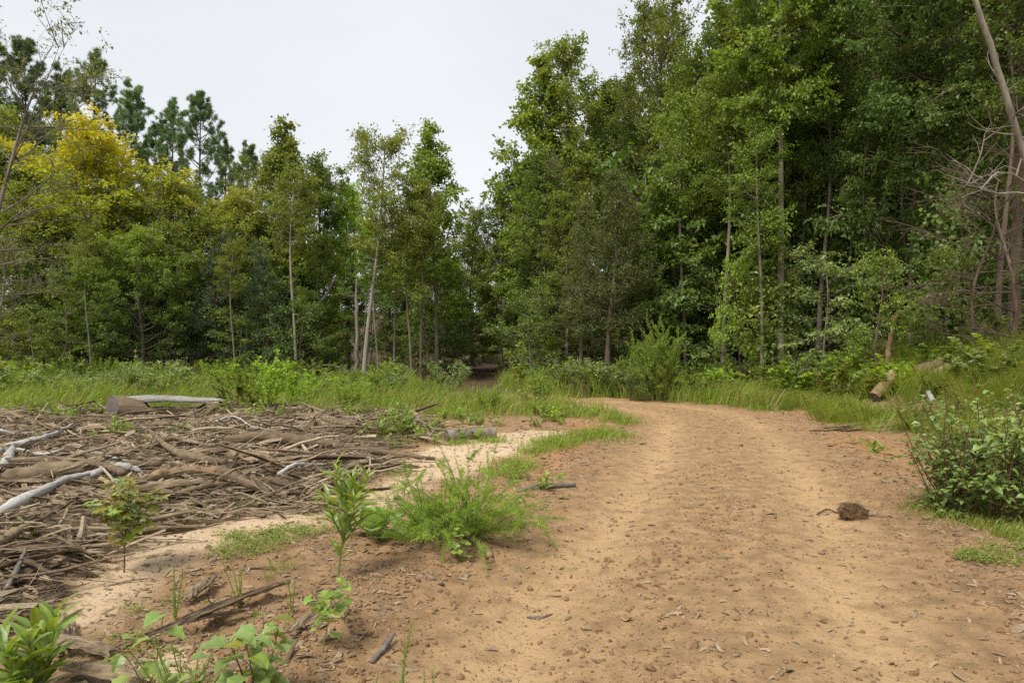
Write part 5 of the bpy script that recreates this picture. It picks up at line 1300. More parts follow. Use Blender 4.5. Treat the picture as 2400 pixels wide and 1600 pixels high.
# cut log with split top
def cut_log():
    p0, p1 = gpx(258, 962), gpx(455, 955)
    base = p0.copy()
    ang = math.atan2(p1[1] - p0[1], p1[0] - p0[0])
    ang = math.radians(14)
    root = link('cut_log', None, None, base, (0, 0, ang)); tag(root, 'thick cut log with a long silvery split half at the edge of the bark field', 'log')
    L = 1.95
    rng = np.random.default_rng(3)
    n, sd = 18, 18
    t = np.linspace(0, 1, n)
    r = 0.24 - 0.06 * t
    P = np.stack([t * L * 0.98, np.zeros(n), r * 0.95], -1)
    a = Acc(); tubes(a, P[None], r[None], sd, tint=0.5)
    v = a.v[0].reshape(n, sd, 3)
    v += (rng.normal(0, 0.006, (n, sd, 1)) + 0.010 * ((np.arange(sd) % 2) * 2 - 1)[None, :, None]) * nrm(v - P[:, None])
    # past the first third the upper half is torn away
    cut = np.interp(t, [0, 0.22, 0.34, 1], [9, 9, 0.22, 0.16])[:, None]
    v[..., 2] = np.minimum(v[..., 2], cut + rng.normal(0, 0.008, (n, sd)))
    v[..., 0] += -0.75 * v[..., 1] * (np.clip(1 - t * 2.2, 0, 1) ** 1.5)[:, None]
    a.v[0] = v.reshape(-1, 3)
    link('log_body', a.mesh('log_body', M['log_bark'], True), root)
    ang_ = np.linspace(0, 2 * math.pi, 28, endpoint=False)
    rr = 0.237 * (1 + rng.normal(0, 0.012, 28))
    ring = [np.stack([np.full(28, -0.012 + 0.004 * (k % 2)), np.cos(ang_) * rr * f, np.sin(ang_) * rr * f + 0.228], -1) for k, f in enumerate((1.0, 0.72, 0.4, 0.15))]
    ring.insert(0, np.stack([np.full(28, 0.03), np.cos(ang_) * rr, np.sin(ang_) * rr + 0.228], -1))
    a = Acc(); vv = np.concatenate(ring); vv[:, 0] += -0.75 * vv[:, 1]; i = np.arange(28); q = []
    for k in range(len(ring) - 1):
        q.append(np.stack([k * 28 + i, k * 28 + (i + 1) % 28, (k + 1) * 28 + (i + 1) % 28, (k + 1) * 28 + i], -1))
    tri = [(4 * 28, 4 * 28 + j, 4 * 28 + j + 1) for j in range(1, 27)]
    a.add(vv, q=np.concatenate(q), t=tri, tint=np.repeat([0.2, 0.25, 0.5, 0.25, 0.4], 28))
    link('cut_face', a.mesh('cut_face', M['cut_wood'], False), root)
    # silvery split half above
    t = np.linspace(0, 1, 16)
    w = 0.17 * (1 - 0.55 * t ** 3)
    secs = []
    for k in range(16):
        x = 0.26 + t[k] * 1.70
        zt = 0.43 - 0.03 * t[k] + 0.03 * math.sin(5 * t[k]); th = 0.16 * (1 - 0.6 * t[k])
        prof = [(-w[k], zt - th * 0.8), (-w[k] * 0.6, zt - 0.01), (0, zt + 0.02), (w[k] * 0.6, zt - 0.01), (w[k], zt - th * 0.8), (0, zt - th)]
        secs.append([(x + rng.normal(0, 0.01), y_ + rng.normal(0, 0.006), z_ + rng.normal(0, 0.005)) for y_, z_ in prof])
    vv = np.array(secs); i = np.arange(15)[:, None] * 6; j = np.arange(6)[None]
    q = np.stack(np.broadcast_arrays(i + j, i + (j + 1) % 6, i + 6 + (j + 1) % 6, i + 6 + j), -1).reshape(-1, 4)
    tri = [(0, jj, jj + 1) for jj in range(1, 5)] + [(90, 90 + jj + 1, 90 + jj) for jj in range(1, 5)]
    a = Acc(); a.add(vv.reshape(-1, 3), q=q, t=tri, tint=0.3)
    link('split_slab', a.mesh('split_slab', M['dry_wood'], True), root)
    for k in range(5):
        a = Acc(); y_ = -0.06 + 0.03 * k
        P = np.array([[1.91, y_, 0.345], [2.02, y_ * 1.4, 0.34 + rng.normal(0, 0.015)], [2.02 + rng.uniform(0.05, 0.2), y_ * 1.8, 0.33 + rng.normal(0, 0.03)]])
        tubes(a, P[None], np.array([[0.022, 0.014, 0.003]]), 5, tint=0.5)
        link('splinter', a.mesh('splinter', M['dry_wood'], True), root)
cut_log()

def short_log(name, u0, v0, u1, v1, r, label, mat, end, lift=(0, 0), Y0=None, Y1=None):
    p0 = gpx(u0, v0) if Y0 is None else pz(u0, v0, Y0)
    p1 = gpx(u1, v1) if Y1 is None else pz(u1, v1, Y1)
    p0[2] += r * 0.75 + lift[0]; p1[2] += r * 0.75 + lift[1]
    n, sd = 9, 14
    rng = np.random.default_rng(int(u0))
    P = np.linspace(0, 1, n)[:, None] * (p1 - p0)[None]
    a = Acc(); tubes(a, P[None], np.full((1, n), r) * (1 + rng.normal(0, 0.03, (1, n))), sd, tint=0.5)
    v = a.v[0] + rng.normal(0, r * 0.035, a.v[0].shape); a.v[0] = v
    root = link(name, None, None, p0); tag(root, label, 'log')
    link('log_body', a.mesh('log_body', M[mat], True), root)
    for e in (0, n - 1):
        rim = v.reshape(n, sd, 3)[e]; c = rim.mean(0)
        dd = nrm((p1 - p0)) * (-1 if e == 0 else 1)
        rim2 = c + (rim - c) * 0.97 + dd * 0.006
        a = Acc(); a.add(np.vstack([rim2, c + dd * 0.012]), t=[(k, (k + 1) % sd, sd) for k in range(sd)], tint=0.55)
        link('cut_face', a.mesh('cut_face', M[end], False), root)
short_log('half_buried_log', 1025, 1012, 1135, 1005, 0.11, 'grey short log half hidden by weeds beyond the pale sand', 'bark_grey', 'cut_wood')
short_log('grey_log', 1690, 880, 1738, 860, 0.22, 'grey brown log end propped up at the mouth of the wood', 'bark_pale', 'cut_wood', lift=(0.05, 0.5))
short_log('tan_log', 2008, 925, 2052, 905, 0.13, 'tan cut log leaning in the grass at the foot of the bank', 'cut_tan', 'cut_wood', lift=(0.05, 0.40))
short_log('pale_log', 2130, 915, 2145, 930, 0.055, 'thin pale broken wood piece in the bank grass', 'dry_wood', 'cut_wood', lift=(0.12, 0.02))
short_log('fallen_log', 2105, 868, 2190, 850, 0.16, 'dark fallen log under the overhanging bank grass', 'log_bark', 'cut_wood', lift=(0.05, 0.12))
short_log('fallen_log', 2140, 872, 2195, 852, 0.09, 'pale debarked log beside the dark fallen one on the bank', 'cut_tan', 'dry_wood', lift=(0.06, 0.12))
short_log('fallen_log', 1830, 858, 1990, 838, 0.15, 'long tan log lying at the top of the slope before the dark wood', 'cut_tan', 'cut_wood', lift=(0.05, 0.1))
bent_log('dead_stick', [(1680, 870), (1655, 862), (1630, 858)], [0.05, 0.03, 0.012], 'white forked stick in the weeds beside the grey log', 'dry_wood', cat='stick', heights=[0.3, 0.35, 0.4])
bent_log('dead_stick', [(1850, 934), (1830, 930), (1795, 934), (1770, 926)], [0.03, 0.04, 0.03, 0.012], 'pale driftwood stick at the far road edge', 'dry_wood', cat='stick')
for k, (ua, va, ub, vb) in enumerate([(1880, 985, 2040, 965), (1900, 992, 2075, 975), (1935, 975, 2080, 960), (1860, 990, 1960, 982), (1980, 985, 2090, 970), (1990, 962, 2060, 958)]):
    o = bent_log('dead_stick', [(ua, va), ((ua + ub) / 2, (va + vb) / 2 + 3), (ub, vb)], [0.012, 0.022, 0.012], 'grey brown stick in the loose bundle left of the big bush', 'log_bark', cat='stick', seed=k)
    o['group'] = 'stick bundle by the big bush'
bent_log('dead_stick', [(1190, 1130), (1240, 1122), (1320, 1118)], [0.02, 0.03, 0.03], 'pale branch length poking out of the feathery clump', 'cut_wood', cat='stick')
bent_log('dead_stick', [(1210, 1420), (1240, 1422), (1268, 1412)], [0.006, 0.008, 0.006], 'thin twig lying in the near wheel track', 'cut_wood', cat='stick')
bent_log('dead_stick', [(855, 1525), (890, 1490), (905, 1475)], [0.012, 0.014, 0.01], 'short pale stick standing out of the near soil clods', 'cut_wood', cat='stick', heights=[0, 0.02, 0.04])
bent_log('dead_stick', [(1125, 1285), (1118, 1262)], [0.028, 0.024], 'stubby pale wood piece in front of the feathery clump', 'cut_tan', cat='stick')
bent_log('dead_stick', [(1875, 1183), (1900, 1176), (1925, 1180)], [0.006, 0.009, 0.006], 'curved dark twig beside the root clod on the road', 'stem_dark', cat='stick', heights=[0, 0.02, 0])
bent_log('dead_stick', [(1985, 1185), (2020, 1187), (2045, 1190)], [0.012, 0.010, 0.005], 'brown stick stuck out behind the root clod', 'log_bark', cat='stick')

# ------------------------------------------------------------------ stones, clods
import bmesh
def stone_mesh(seed, rough=0.25, flat=0.6, sub=1, mat='stone', name='stone'):
    rng = np.random.default_rng(seed)
    bm = bmesh.new(); bmesh.ops.create_icosphere(bm, subdivisions=sub, radius=0.5)
    v = np.array([x.co[:] for x in bm.verts]); f = np.array([[q.index for q in x.verts] for x in bm.faces]); bm.free()
    for k in range(5):
        dn = nrm(rng.normal(0, 1, 3)); h = rng.uniform(0.28, 0.42)
        pr = v @ dn; v = v - np.clip(pr - h, 0, None)[:, None] * dn * 0.85
    v = v * (1 + rng.normal(0, rough * 0.3, (len(v), 1))) * np.array([1, rng.uniform(0.6, 0.9), flat])
    a = Acc(); a.add(v, t=f, tint=rng.uniform(0.2, 0.8, len(v)))
    return a, v, f
STONES = []
for k in range(8):
    a, v, f = stone_mesh(k, 0.2, random.Random(k).uniform(0.35, 0.7)); STONES.append((a.mesh('stone', M['stone']), v, f))
srng = np.random.default_rng(55)
cnt = 0
while cnt < 150:
    y_ = 2.35 + 7 * srng.random() ** 1.6; x = srng.uniform(-0.45, 0.8) * y_
    if poly_sd(np.array([x]), np.array([y_]), BARK_POLY)[0] > -0.1: continue
    dd = road_dist(np.array([x]), np.array([y_]))[0][0]
    if srng.random() > (0.55 if dd < ROAD_HW else 1.0): continue
    sc = srng.uniform(0.02, 0.058) * (0.75 + 0.07 * y_)
    if srng.random() < 0.08: sc *= 1.7
    o = link('stone', STONES[cnt % 8][0], None, (x, y_, H1(x, y_) + sc * 0.12), (srng.normal(0, 0.2), srng.normal(0, 0.2), srng.uniform(0, 6.28)), sc)
    tag(o, ('pebble sized' if sc < 0.035 else 'thumb sized' if sc < 0.05 else 'fist sized') + ' pale stone on the ' + ('road' if dd < ROAD_HW else 'soil right of the road' if x > 1 else 'soil left of the road') + (' close by' if y_ < 3.2 else ' at mid distance' if y_ < 5 else ' farther up the track'), 'stone', 'loose stones on the dirt')
    cnt += 1
a = Acc()
for k in range(8):
    n = 3200
    yy = 2.3 + 14 * srng.random(n) ** 1.7; xx = srng.uniform(-0.6, 0.82, n) * yy
    kp = (poly_sd(xx, yy, BARK_POLY) < -0.05) & (srng.random(n) < 0.25 + 0.75 * sstep(0.4, 0.6, fbm(xx, yy, 80 + k, 3))) & (xx < 6.8)
    xx, yy = xx[kp], yy[kp]; n = len(xx)
    scatter(a, STONES[k][1], STONES[k][2], np.full(len(STONES[k][1]), 0.45), np.column_stack([xx, yy, H(xx, yy) + 0.003]), srng.uniform(0, 6.28, n), srng.normal(0, 0.2, n), srng.normal(0, 0.2, n),
            (0.004 + srng.gamma(1.4, 0.0055, n)) * (0.7 + 0.09 * yy), srng.normal(0.1, 0.28, n), tri=True)
tag(link('gravel', a.mesh('gravel', M['stone'])), 'fine gravel scattered over the dirt road and soil', None, None, 'stuff')
# crumbly clods along the graded road edges
a = Acc()
for k in range(6):
    _, v, f = stone_mesh(40 + k, 0.9, 0.75, 1)
    n = 5200
    yy = 2.3 + 15 * srng.random(n) ** 1.5; xx = srng.uniform(-0.6, 0.75, n) * yy
    d, s_ = road_dist(xx, yy)
    pr = np.exp(-((d - ROAD_HW - 0.35) / 0.4) ** 2) + 0.9 * np.exp(-(d / 0.4) ** 2) * sstep(0.4, 0.6, fbm(xx * 0.9, yy * 0.9, 95, 3)) + 0.6 * sstep(0.44, 0.60, fbm(xx * 1.3, yy * 1.3, 90 + k, 3)) * (0.35 + (d > ROAD_HW * 0.8))
    kp = (srng.random(n) < pr) & (poly_sd(xx, yy, BARK_POLY) < -0.1) & (poly_sd(xx, yy, SAND_POLY) < 0.05) & (xx < 6.8)
    xx, yy = xx[kp], yy[kp]; n = len(xx)
    scatter(a, v, f, np.linspace(0.3, 0.7, len(v)), np.column_stack([xx, yy, H(xx, yy) + 0.004]), srng.uniform(0, 6.28, n), srng.normal(0, 0.4, n), srng.normal(0, 0.4, n),
            srng.gamma(1.6, 0.010, n) + 0.005, srng.normal(0, 0.2, n), tri=True)
tag(link('soil_crumbs', a.mesh('soil_crumbs', M['clod'])), 'crumbly clods of soil turned up along the road edges', None, None, 'stuff')

def big_clod():
    p = gpx(1958, 1192)
    root = link('root_clod', None, None, p); tag(root, 'fibrous clod of soil and roots sitting on the road', 'clod')
    rng = np.random.default_rng(4)
    a, v, f = stone_mesh(3, 0.5, 1.0, 3)
    v = v * np.array([0.26, 0.2, 0.17]) * (1 + 0.9 * (fbm(v[:, 0:1] * 9, v[:, 1:2] * 9 + v[:, 2:3] * 7, 3, 3) - 0.5)) + np.array([0, 0, 0.06])
    v[:, 2] = np.minimum(v[:, 2], 0.115 + 0.03 * (v[:, 0] < 0) + rng.normal(0, 0.008, len(v)))
    a = Acc(); a.add(v, t=f, tint=rng.uniform(0.0, 0.35, len(v)))
    link('soil_body', a.mesh('soil_body', M['clod']), root)
    k = 420
    th, ph = rng.uniform(0, 6.28, k), rng.uniform(-0.1, 1.4, k)
    C = np.stack([np.cos(th) * np.cos(ph) * 0.12, np.sin(th) * np.cos(ph) * 0.095, 0.06 + np.sin(ph) * 0.09], -1)
    P = grow(rng, C, np.stack([np.cos(th) * 0.5, np.sin(th) * 0.5, rng.normal(-0.5, 0.5, k)], -1) + rng.normal(0, 0.3, (k, 3)), rng.uniform(0.02, 0.06, k), 4, -0.5, 0.2)
    a = Acc(); tubes(a, P, np.full((k, 1), 0.0018) * np.ones((1, 4)), 3, tint=rng.uniform(0.2, 0.8, k))
    o = link('root_mat', a.mesh('root_mat', M['straw']), root); o['kind'] = 'stuff'
big_clod()

# dead leaves
def dead_leaf_mesh(seed):
    rng = np.random.default_rng(seed)
    k = 15
    ang = np.linspace(0, 2 * math.pi, k, endpoint=False)
    r = 0.5 * (0.55 + 0.45 * np.abs(np.cos(2.5 * ang))) * (1 + rng.normal(0, 0.08, k))
    v = np.stack([np.cos(ang) * r, np.sin(ang) * r * 0.8, 0.12 * np.sin(2 * ang + 1) + rng.normal(0, 0.03, k) + 0.1], -1)
    a = Acc(); a.add(np.vstack([v, [0, 0, 0.02]]), t=[(i, (i + 1) % k, k) for i in range(k)], tint=rng.uniform(0.2, 0.9))
    return a.mesh('dead_leaf', M['dead_leaf'])
DL = [dead_leaf_mesh(k) for k in range(5)]
for k in range(46):
    if k == 0: p = gpx(1440, 1425); sc = 0.09; lab, g = 'large curled pale dead leaf lying in the middle of the road', None
    else:
        y_ = 2.4 + 5 * srng.random() ** 1.4; x = srng.uniform(-0.6, 0.78) * y_
        if poly_sd(np.array([x]), np.array([y_]), BARK_POLY)[0] > -0.05: continue
        p = np.array([x, y_, H1(x, y_)]); sc = srng.uniform(0.03, 0.06); lab, g = 'small brown dead leaf curled on the dirt', 'dead leaves on the dirt'
    o = link('dead_leaf', DL[k % 5], None, p + np.array([0, 0, 0.004]), (srng.normal(0, 0.3), srng.normal(0, 0.3), srng.uniform(0, 6.28)), sc); tag(o, lab, 'leaf', g)

# ------------------------------------------------------------------ foreground plants, leaf by leaf
def leaf_mesh(kind, mat, seed=0):
    """one leaf of length 1 along +Y, face up"""
    n = 7
    t = np.linspace(0, 1, n)
    if kind == 'lance': w = 0.13 * np.sin(np.pi * t ** 0.85) ** 0.8 + 0.006
    elif kind == 'ovate': w = 0.40 * np.sin(np.pi * np.clip(t, 0, 1) ** 0.62) ** 0.85
    elif kind == 'broad': w = 0.19 * np.sin(np.pi * t ** 1.15) ** 0.75 + 0.015
    elif kind == 'round': w = 0.44 * np.sin(np.pi * t ** 0.8) ** 0.6
    else: w = 0.3 * np.sin(np.pi * t)
    rng = np.random.default_rng(seed)
    jag = 1 + (0.09 if kind in ('ovate', 'lance') else 0.03) * ((np.arange(n) % 2) * 2 - 1)
    w = np.maximum(w * jag, 0.004); w[0] = 0.012; w[-1] = 0.004
    drp = {'lance': 0.10, 'ovate': 0.18, 'broad': 0.16, 'round': 0.12}.get(kind, 0.1)
    zc = 0.06 * np.sin(np.pi * t) - drp * t ** 2
    fold = 0.32
    Vv = np.stack([np.stack([-w, t, zc + w * fold], -1), np.stack([0 * w, t, zc], -1), np.stack([w, t, zc + w * fold], -1)], 1)
    if kind in ('ovate', 'round'):
        Vv[:, (0, 2), 2] += 0.02 * np.sin(t * 17)[:, None]
    i = np.arange(n - 1)[:, None] * 3
    q = np.concatenate([i + np.array([[0, 1, 4, 3]]), i + np.array([[1, 2, 5, 4]])])
    a = Acc(); a.add(Vv.reshape(-1, 3), q=q, tint=np.clip(0.45 + 0.12 * np.tile([1, -1.2, 1], n) + rng.normal(0, 0.05, 3 * n), 0, 1))
    return a.mesh('leaf', M[mat], False)

def lobed_mesh(mat, lobes=5, seed=0, deep=0.45):
    k = lobes * 4
    ang = np.linspace(-math.pi * 0.5 + 0.25, math.pi * 1.5 - 0.25, k)
    r = 0.5 * (1 - deep * 0.5 + deep * 0.5 * np.cos((ang - math.pi / 2) * lobes / 2 * 1.15 * 2 / 2 * 2))
    v = np.stack([np.cos(ang) * r, 0.48 + np.sin(ang) * r, 0.05 * np.cos(3 * ang) - 0.12 * (np.cos(ang) * r) ** 2 * 4], -1)
    a = Acc(); a.add(np.vstack([v, [0, 0.36, -0.02], [0, 0.0, 0]]), t=[(i, i + 1, k) for i in range(k - 1)] + [(k - 1, k + 1, k), (k + 1, 0, k)], tint=np.append(np.full(k, 0.6), [0.25, 0.3]))
    return a.mesh('leaf', M[mat], False)

LM = {'lance': leaf_mesh('lance', 'plant'), 'ovate': leaf_mesh('ovate', 'plant_grey'), 'broad': leaf_mesh('broad', 'mullein'), 'round': leaf_mesh('round', 'plant'),
      'lobed': lobed_mesh('plant', 3, 1, 0.5), 'star': lobed_mesh('plant_bronze', 5, 2, 0.6), 'fan': lobed_mesh('plant', 5, 3, 0.4), 'small': leaf_mesh('ovate', 'plant_grey', 4)}
from mathutils import Matrix, Vector
def put_leaf(root, lm, pos, d, up, L, mat=None, wid=1.0):
    d = nrm(np.asarray(d, float)); x = nrm(np.cross(d, up)); z = np.cross(x, d)
    o = link('leaf', LM[lm], root)
    o.matrix_local = Matrix(((x[0] * L * wid, d[0] * L, z[0] * L, pos[0]), (x[1] * L * wid, d[1] * L, z[1] * L, pos[1]), (x[2] * L * wid, d[2] * L, z[2] * L, pos[2]), (0, 0, 0, 1)))
    if mat:
        o.material_slots[0].link = 'OBJECT'; o.material_slots[0].material = M[mat]
    return o

def plant(name, base, h, stems, lm, n_leaf, L, label, seed, stem_mat='stem', mat=None, lo=0.2, up_tilt=0.5, spread=0.25, branch=0, petiole=0.0, taper=0.5, r=0.006, leafstem=True, mats=None, wid=1.0, blen=(0.3, 0.55)):
    """upright plant: stem mesh plus one object per leaf"""
    rng = np.random.default_rng(seed)
    root = link(name, None, None, base); tag(root, label, 'plant')
    az = rng.uniform(0, 6.28, stems)
    d = np.stack([np.cos(az) * spread, np.sin(az) * spread, np.ones(stems)], -1)
    if stems == 1: d = np.array([[0.03, 0.0, 1.0]])
    Ls = h * (rng.uniform(0.75, 1.05, stems) if stems > 1 else np.ones(1))
    P = grow(rng, np.zeros((stems, 3)) + np.array([0, 0, -0.02]), d, Ls, 9, 0.15, 0.05)
    st = Acc(); tubes(st, P, np.linspace(r, r * 0.4, 9)[None] * np.ones((stems, 1)), 6, tint=0.5)
    allP = [P]
    if branch:
        s = rng.uniform(0.3, 0.85, (stems, branch)); b, t = along(P, s)
        aa = np.arange(stems * branch) * GOLD + rng.uniform(0, 6.28)
        d2 = np.stack([np.cos(aa) * 0.75, np.sin(aa) * 0.75, np.full(len(aa), 0.75)], -1)
        P2 = grow(rng, b.reshape(-1, 3), d2, np.repeat(Ls, branch) * rng.uniform(blen[0], blen[1], stems * branch) * (1.1 - 0.5 * s.ravel()), 9, 0.5, 0.05)
        tubes(st, P2, np.linspace(r * 0.6, r * 0.3, 9)[None] * np.ones((len(P2), 1)), 5, tint=0.5)
        allP.append(P2)
    PP = np.concatenate(allP)
    per = np.maximum(1, np.round(n_leaf * np.linalg.norm(PP[:, -1] - PP[:, 0], axis=1) / np.linalg.norm(PP[:, -1] - PP[:, 0], axis=1).sum())).astype(int)
    pet = []
    for k in range(len(PP)):
        lo_k = lo if k < stems else 0.25
        for j in range(per[k]):
            s = lo_k + (1 - lo_k) * (j + 0.5) / per[k]
            b, t = along(PP[k:k + 1], np.array([[s]])); b, t = b[0, 0], t[0, 0]
            a2 = j * 2.4 + k * 1.7 + rng.normal(0, 0.3)
            out = np.array([math.cos(a2), math.sin(a2), 0])
            dd = out * 0.9 + t * (up_tilt + 0.7 * s ** 2) + rng.normal(0, 0.12, 3)
            Lk = L * rng.uniform(0.75, 1.2) * (1 - taper * max(0, s - 0.25)) * (0.75 + 0.5 * min(1, s * 3))
            pos = b
            if petiole:
                e = b + nrm(dd + np.array([0, 0, 0.3])) * petiole * rng.uniform(0.6, 1.2)
                pet.append(np.stack([b, (b + e) / 2 + np.array([0, 0, 0.004]), e])); pos = e
                dd = out + np.array([0, 0, rng.normal(-0.15, 0.3)])
            up = np.array([0, 0, 1.0]) + rng.normal(0, 0.2, 3) - 0.25 * out * (0 if petiole else 1)
            put_leaf(root, lm, pos, dd, up, Lk, mat=(mats[rng.integers(len(mats))] if mats else mat), wid=wid)
    if pet:
        tubes(st, np.array(pet), np.full((len(pet), 3), r * 0.28), 4, tint=0.6)
    link('stem', st.mesh('stem', M[stem_mat], True), root)
    return root

plant('tall_weed', gpx(775, 1335), 0.74, 1, 'lance', 120, 0.155, 'tall leafy weed with narrow leaves standing between sand and road', 1, branch=10, lo=0.2, r=0.009, mats=['plant'] * 8 + ['plant_grey', 'leaf_olive'], up_tilt=0.75, wid=0.8, blen=(0.32, 0.5))
p = gpx(775, 1335)
plant('leafy_weed', gpx(75, 1615), 0.44, 6, 'lance', 90, 0.14, 'bright green leafy weed cut by the bottom corner', 2, lo=0.15, spread=0.35, r=0.007, up_tilt=0.6, wid=1.05, taper=0.2, mats=['plant', 'plant', 'plant', 'plant', 'plant_grey', 'plant', 'plant', 'leaf_olive'])
plant('heart_leaf_plant', gpx(585, 1620), 0.42, 4, 'ovate', 36, 0.095, 'dull green plant with heart shaped leaves at the bottom edge', 3, petiole=0.05, spread=0.35, stem_mat='stem_dark', r=0.005, taper=0.25, mats=['plant_grey'] * 7 + ['plant_bronze', 'plant'])
plant('round_leaf_plant', gpx(345, 1610), 0.40, 2, 'ovate', 14, 0.085, 'thin stemmed plant with a few rounded leaves beside the leafy weed', 4, petiole=0.05, spread=0.3, r=0.004, taper=0.2, mats=['plant', 'plant_grey', 'plant_grey'])
plant('round_leaf_plant', gpx(480, 1640), 0.28, 3, 'ovate', 14, 0.07, 'low rounded leaf sprig at the bottom edge before the feathery stalk', 5, petiole=0.05, spread=0.5, r=0.004, taper=0.2)
plant('lobed_plant', gpx(742, 1492), 0.36, 1, 'fan', 22, 0.075, 'thin plant with pale lobed leaves on spreading stalks', 6, branch=6, petiole=0.03, r=0.004, lo=0.2, taper=0.1)
plant('bronze_sapling', gpx(285, 1315), 0.66, 1, 'star', 130, 0.09, 'small sapling with bronze and green lobed leaves by the bark field', 7, stem_mat='stem_dark', branch=9, petiole=0.03, r=0.006, lo=0.3, taper=0.2, mats=['plant_bronze', 'plant_bronze', 'plant_grey', 'plant'], blen=(0.45, 0.7))
plant('dark_sprig', gpx(910, 1222), 0.42, 2, 'star', 40, 0.05, 'small dark leaved sprig between the felted rosette and the feathery clump', 8, stem_mat='stem_dark', branch=4, r=0.004, mat='plant_grey')
plant('lobed_plant', gpx(1052, 1285), 0.27, 2, 'fan', 20, 0.075, 'pale lobed leaf plant in front of the feathery clump', 9, petiole=0.03, spread=0.4, r=0.004)
plant('lobed_plant', gpx(50, 1230), 0.16, 2, 'lobed', 9, 0.08, 'bright sprig in front of the nearest white branch', 10, petiole=0.02, spread=0.4, r=0.003)
plant('lance_plant', gpx(1250, 1128), 0.2, 2, 'lance', 12, 0.12, 'small bright upright weed on the berm by the road', 11, r=0.004, wid=1.6)
plant('lance_plant', gpx(2010, 1042), 0.18, 3, 'lance', 14, 0.2, 'low rosette of pointed leaves at the right road edge', 12, spread=0.9, r=0.004, lo=0.05, wid=1.4)

def mullein():
    base = gpx(858, 1232); rng = np.random.default_rng(6)
    root = link('felted_rosette', None, None, base); tag(root, 'rosette of large felted grey green leaves beside the tall weed', 'plant')
    for k in range(17):
        az = k * GOLD; e = 0.25 + 1.1 * (k / 16) ** 0.8
        d = np.array([math.cos(az) * math.cos(e), math.sin(az) * math.cos(e), math.sin(e)])
        put_leaf(root, 'broad', d * 0.015, d + rng.normal(0, 0.06, 3), np.array([0, 0, 1.0]) - 0.4 * d, rng.uniform(0.24, 0.36) * (1.1 - 0.25 * k / 16), wid=1.15)
    a = Acc(); tubes(a, np.array([[[0, 0, -0.02], [0, 0, 0.03], [0, 0, 0.06]]]), np.array([[0.02, 0.018, 0.005]]), 6)
    link('stem', a.mesh('stem', M['stem'], True), root)
mullein()

def plume(name, base, h, n_st, label, seed, spread=0.4, leaflets=70, ll=0.03, mat='plant', w=0.12, curve=-0.3, sub=0):
    """feathery plants: fine leaflets are beyond counting and stay one part"""
    rng = np.random.default_rng(seed)
    root = link(name, None, None, base); tag(root, label, 'plant')
    az = rng.uniform(0, 6.28, n_st); o_ = rng.uniform(0.1, 1.0, n_st) * spread
    P = grow(rng, np.stack([np.cos(az) * o_ * 0.06, np.sin(az) * o_ * 0.06, np.full(n_st, -0.02)], -1), np.stack([np.cos(az) * o_, np.sin(az) * o_, np.ones(n_st)], -1), h * rng.uniform(0.6, 1.1, n_st), 9, curve, 0.05)
    st, fo = Acc(), Acc()
    tubes(st, P, np.linspace(0.0045, 0.0018, 9)[None] * np.ones((n_st, 1)), 5, tint=0.6)
    if sub:
        s = rng.uniform(0.3, 0.95, (n_st, sub)); b, t = along(P, s)
        P2 = grow(rng, b.reshape(-1, 3), t.reshape(-1, 3) * 0.8 + rng.normal(0, 0.5, (n_st * sub, 3)), np.repeat(h * 0.25, n_st * sub) * rng.uniform(0.5, 1.2, n_st * sub), 9, curve * 0.6, 0.05)
        tubes(st, P2[:, ::4], np.full((len(P2), 3), 0.0015), 3, tint=0.6)
        P = np.concatenate([P, P2])
    n = len(P)
    s = rng.uniform(0.12, 1.0, (n, leaflets)); b, t = along(P, s)
    D = t * 0.7 + rng.normal(0, 0.75, (n, leaflets, 3))
    L = ll * rng.uniform(0.6, 1.3, (n, leaflets)) * (1.15 - 0.6 * s)
    leaves(fo, b.reshape(-1, 3), D.reshape(-1, 3), rng.normal(0, 0.5, (n * leaflets, 3)) + np.array([0, 0, 0.8]), L.ravel(), np.maximum(L.ravel() * w, 0.003), np.clip(np.repeat(rng.uniform(0.1, 0.6, n), leaflets) + rng.uniform(0, 0.4, n * leaflets), 0, 1))
    link('stem', st.mesh('stem', M['stem'], True), root)
    o = link('foliage', fo.mesh('foliage', M[mat]), root); o['kind'] = 'stuff'
    return root
plume('feathery_clump', gpx(1075, 1225), 0.80, 75, 'big feathery light green clump on the berm beside the road', 1, spread=1.7, leaflets=150, ll=0.045, mat='leaf_fresh', curve=-0.7, sub=2, w=0.06)
plume('feathery_clump', gpx(985, 1240), 0.60, 34, 'lower feathery tuft at the side of the big feathery clump', 2, spread=1.5, leaflets=150, ll=0.045, curve=-0.6, sub=2, w=0.06, mat='leaf_fresh')
plume('feathery_stalk', gpx(428, 1630), 0.36, 12, 'fine feathery plant at the bottom edge between the round leaved plants', 3, spread=0.7, leaflets=60, ll=0.04, curve=0.1)
plume('slender_stalk', gpx(402, 1425), 0.34, 3, 'slender feathery stalk at the end of the green creeping mat', 4, spread=0.08, leaflets=130, ll=0.03, curve=0)
plume('slender_stalk', gpx(552, 1395), 0.36, 4, 'slender stalk growing out of the creeping mat before the bark trough', 5, spread=0.3, leaflets=80, ll=0.025, curve=0)
plume('slender_stalk', gpx(920, 1630), 0.36, 2, 'slender spike with tiny leaves low in the road berm', 6, spread=0.08, leaflets=130, ll=0.028, curve=0)
plume('slender_stalk', gpx(985, 1650), 0.24, 5, 'small bushy feathery sprig beside the slender spike', 7, spread=0.5, leaflets=70, ll=0.025, curve=0.1)
plume('slender_stalk', gpx(865, 1640), 0.22, 3, 'grey green feathery sprig left of the slender spike', 8, spread=0.3, leaflets=70, ll=0.025, curve=0.1, mat='plant_grey')
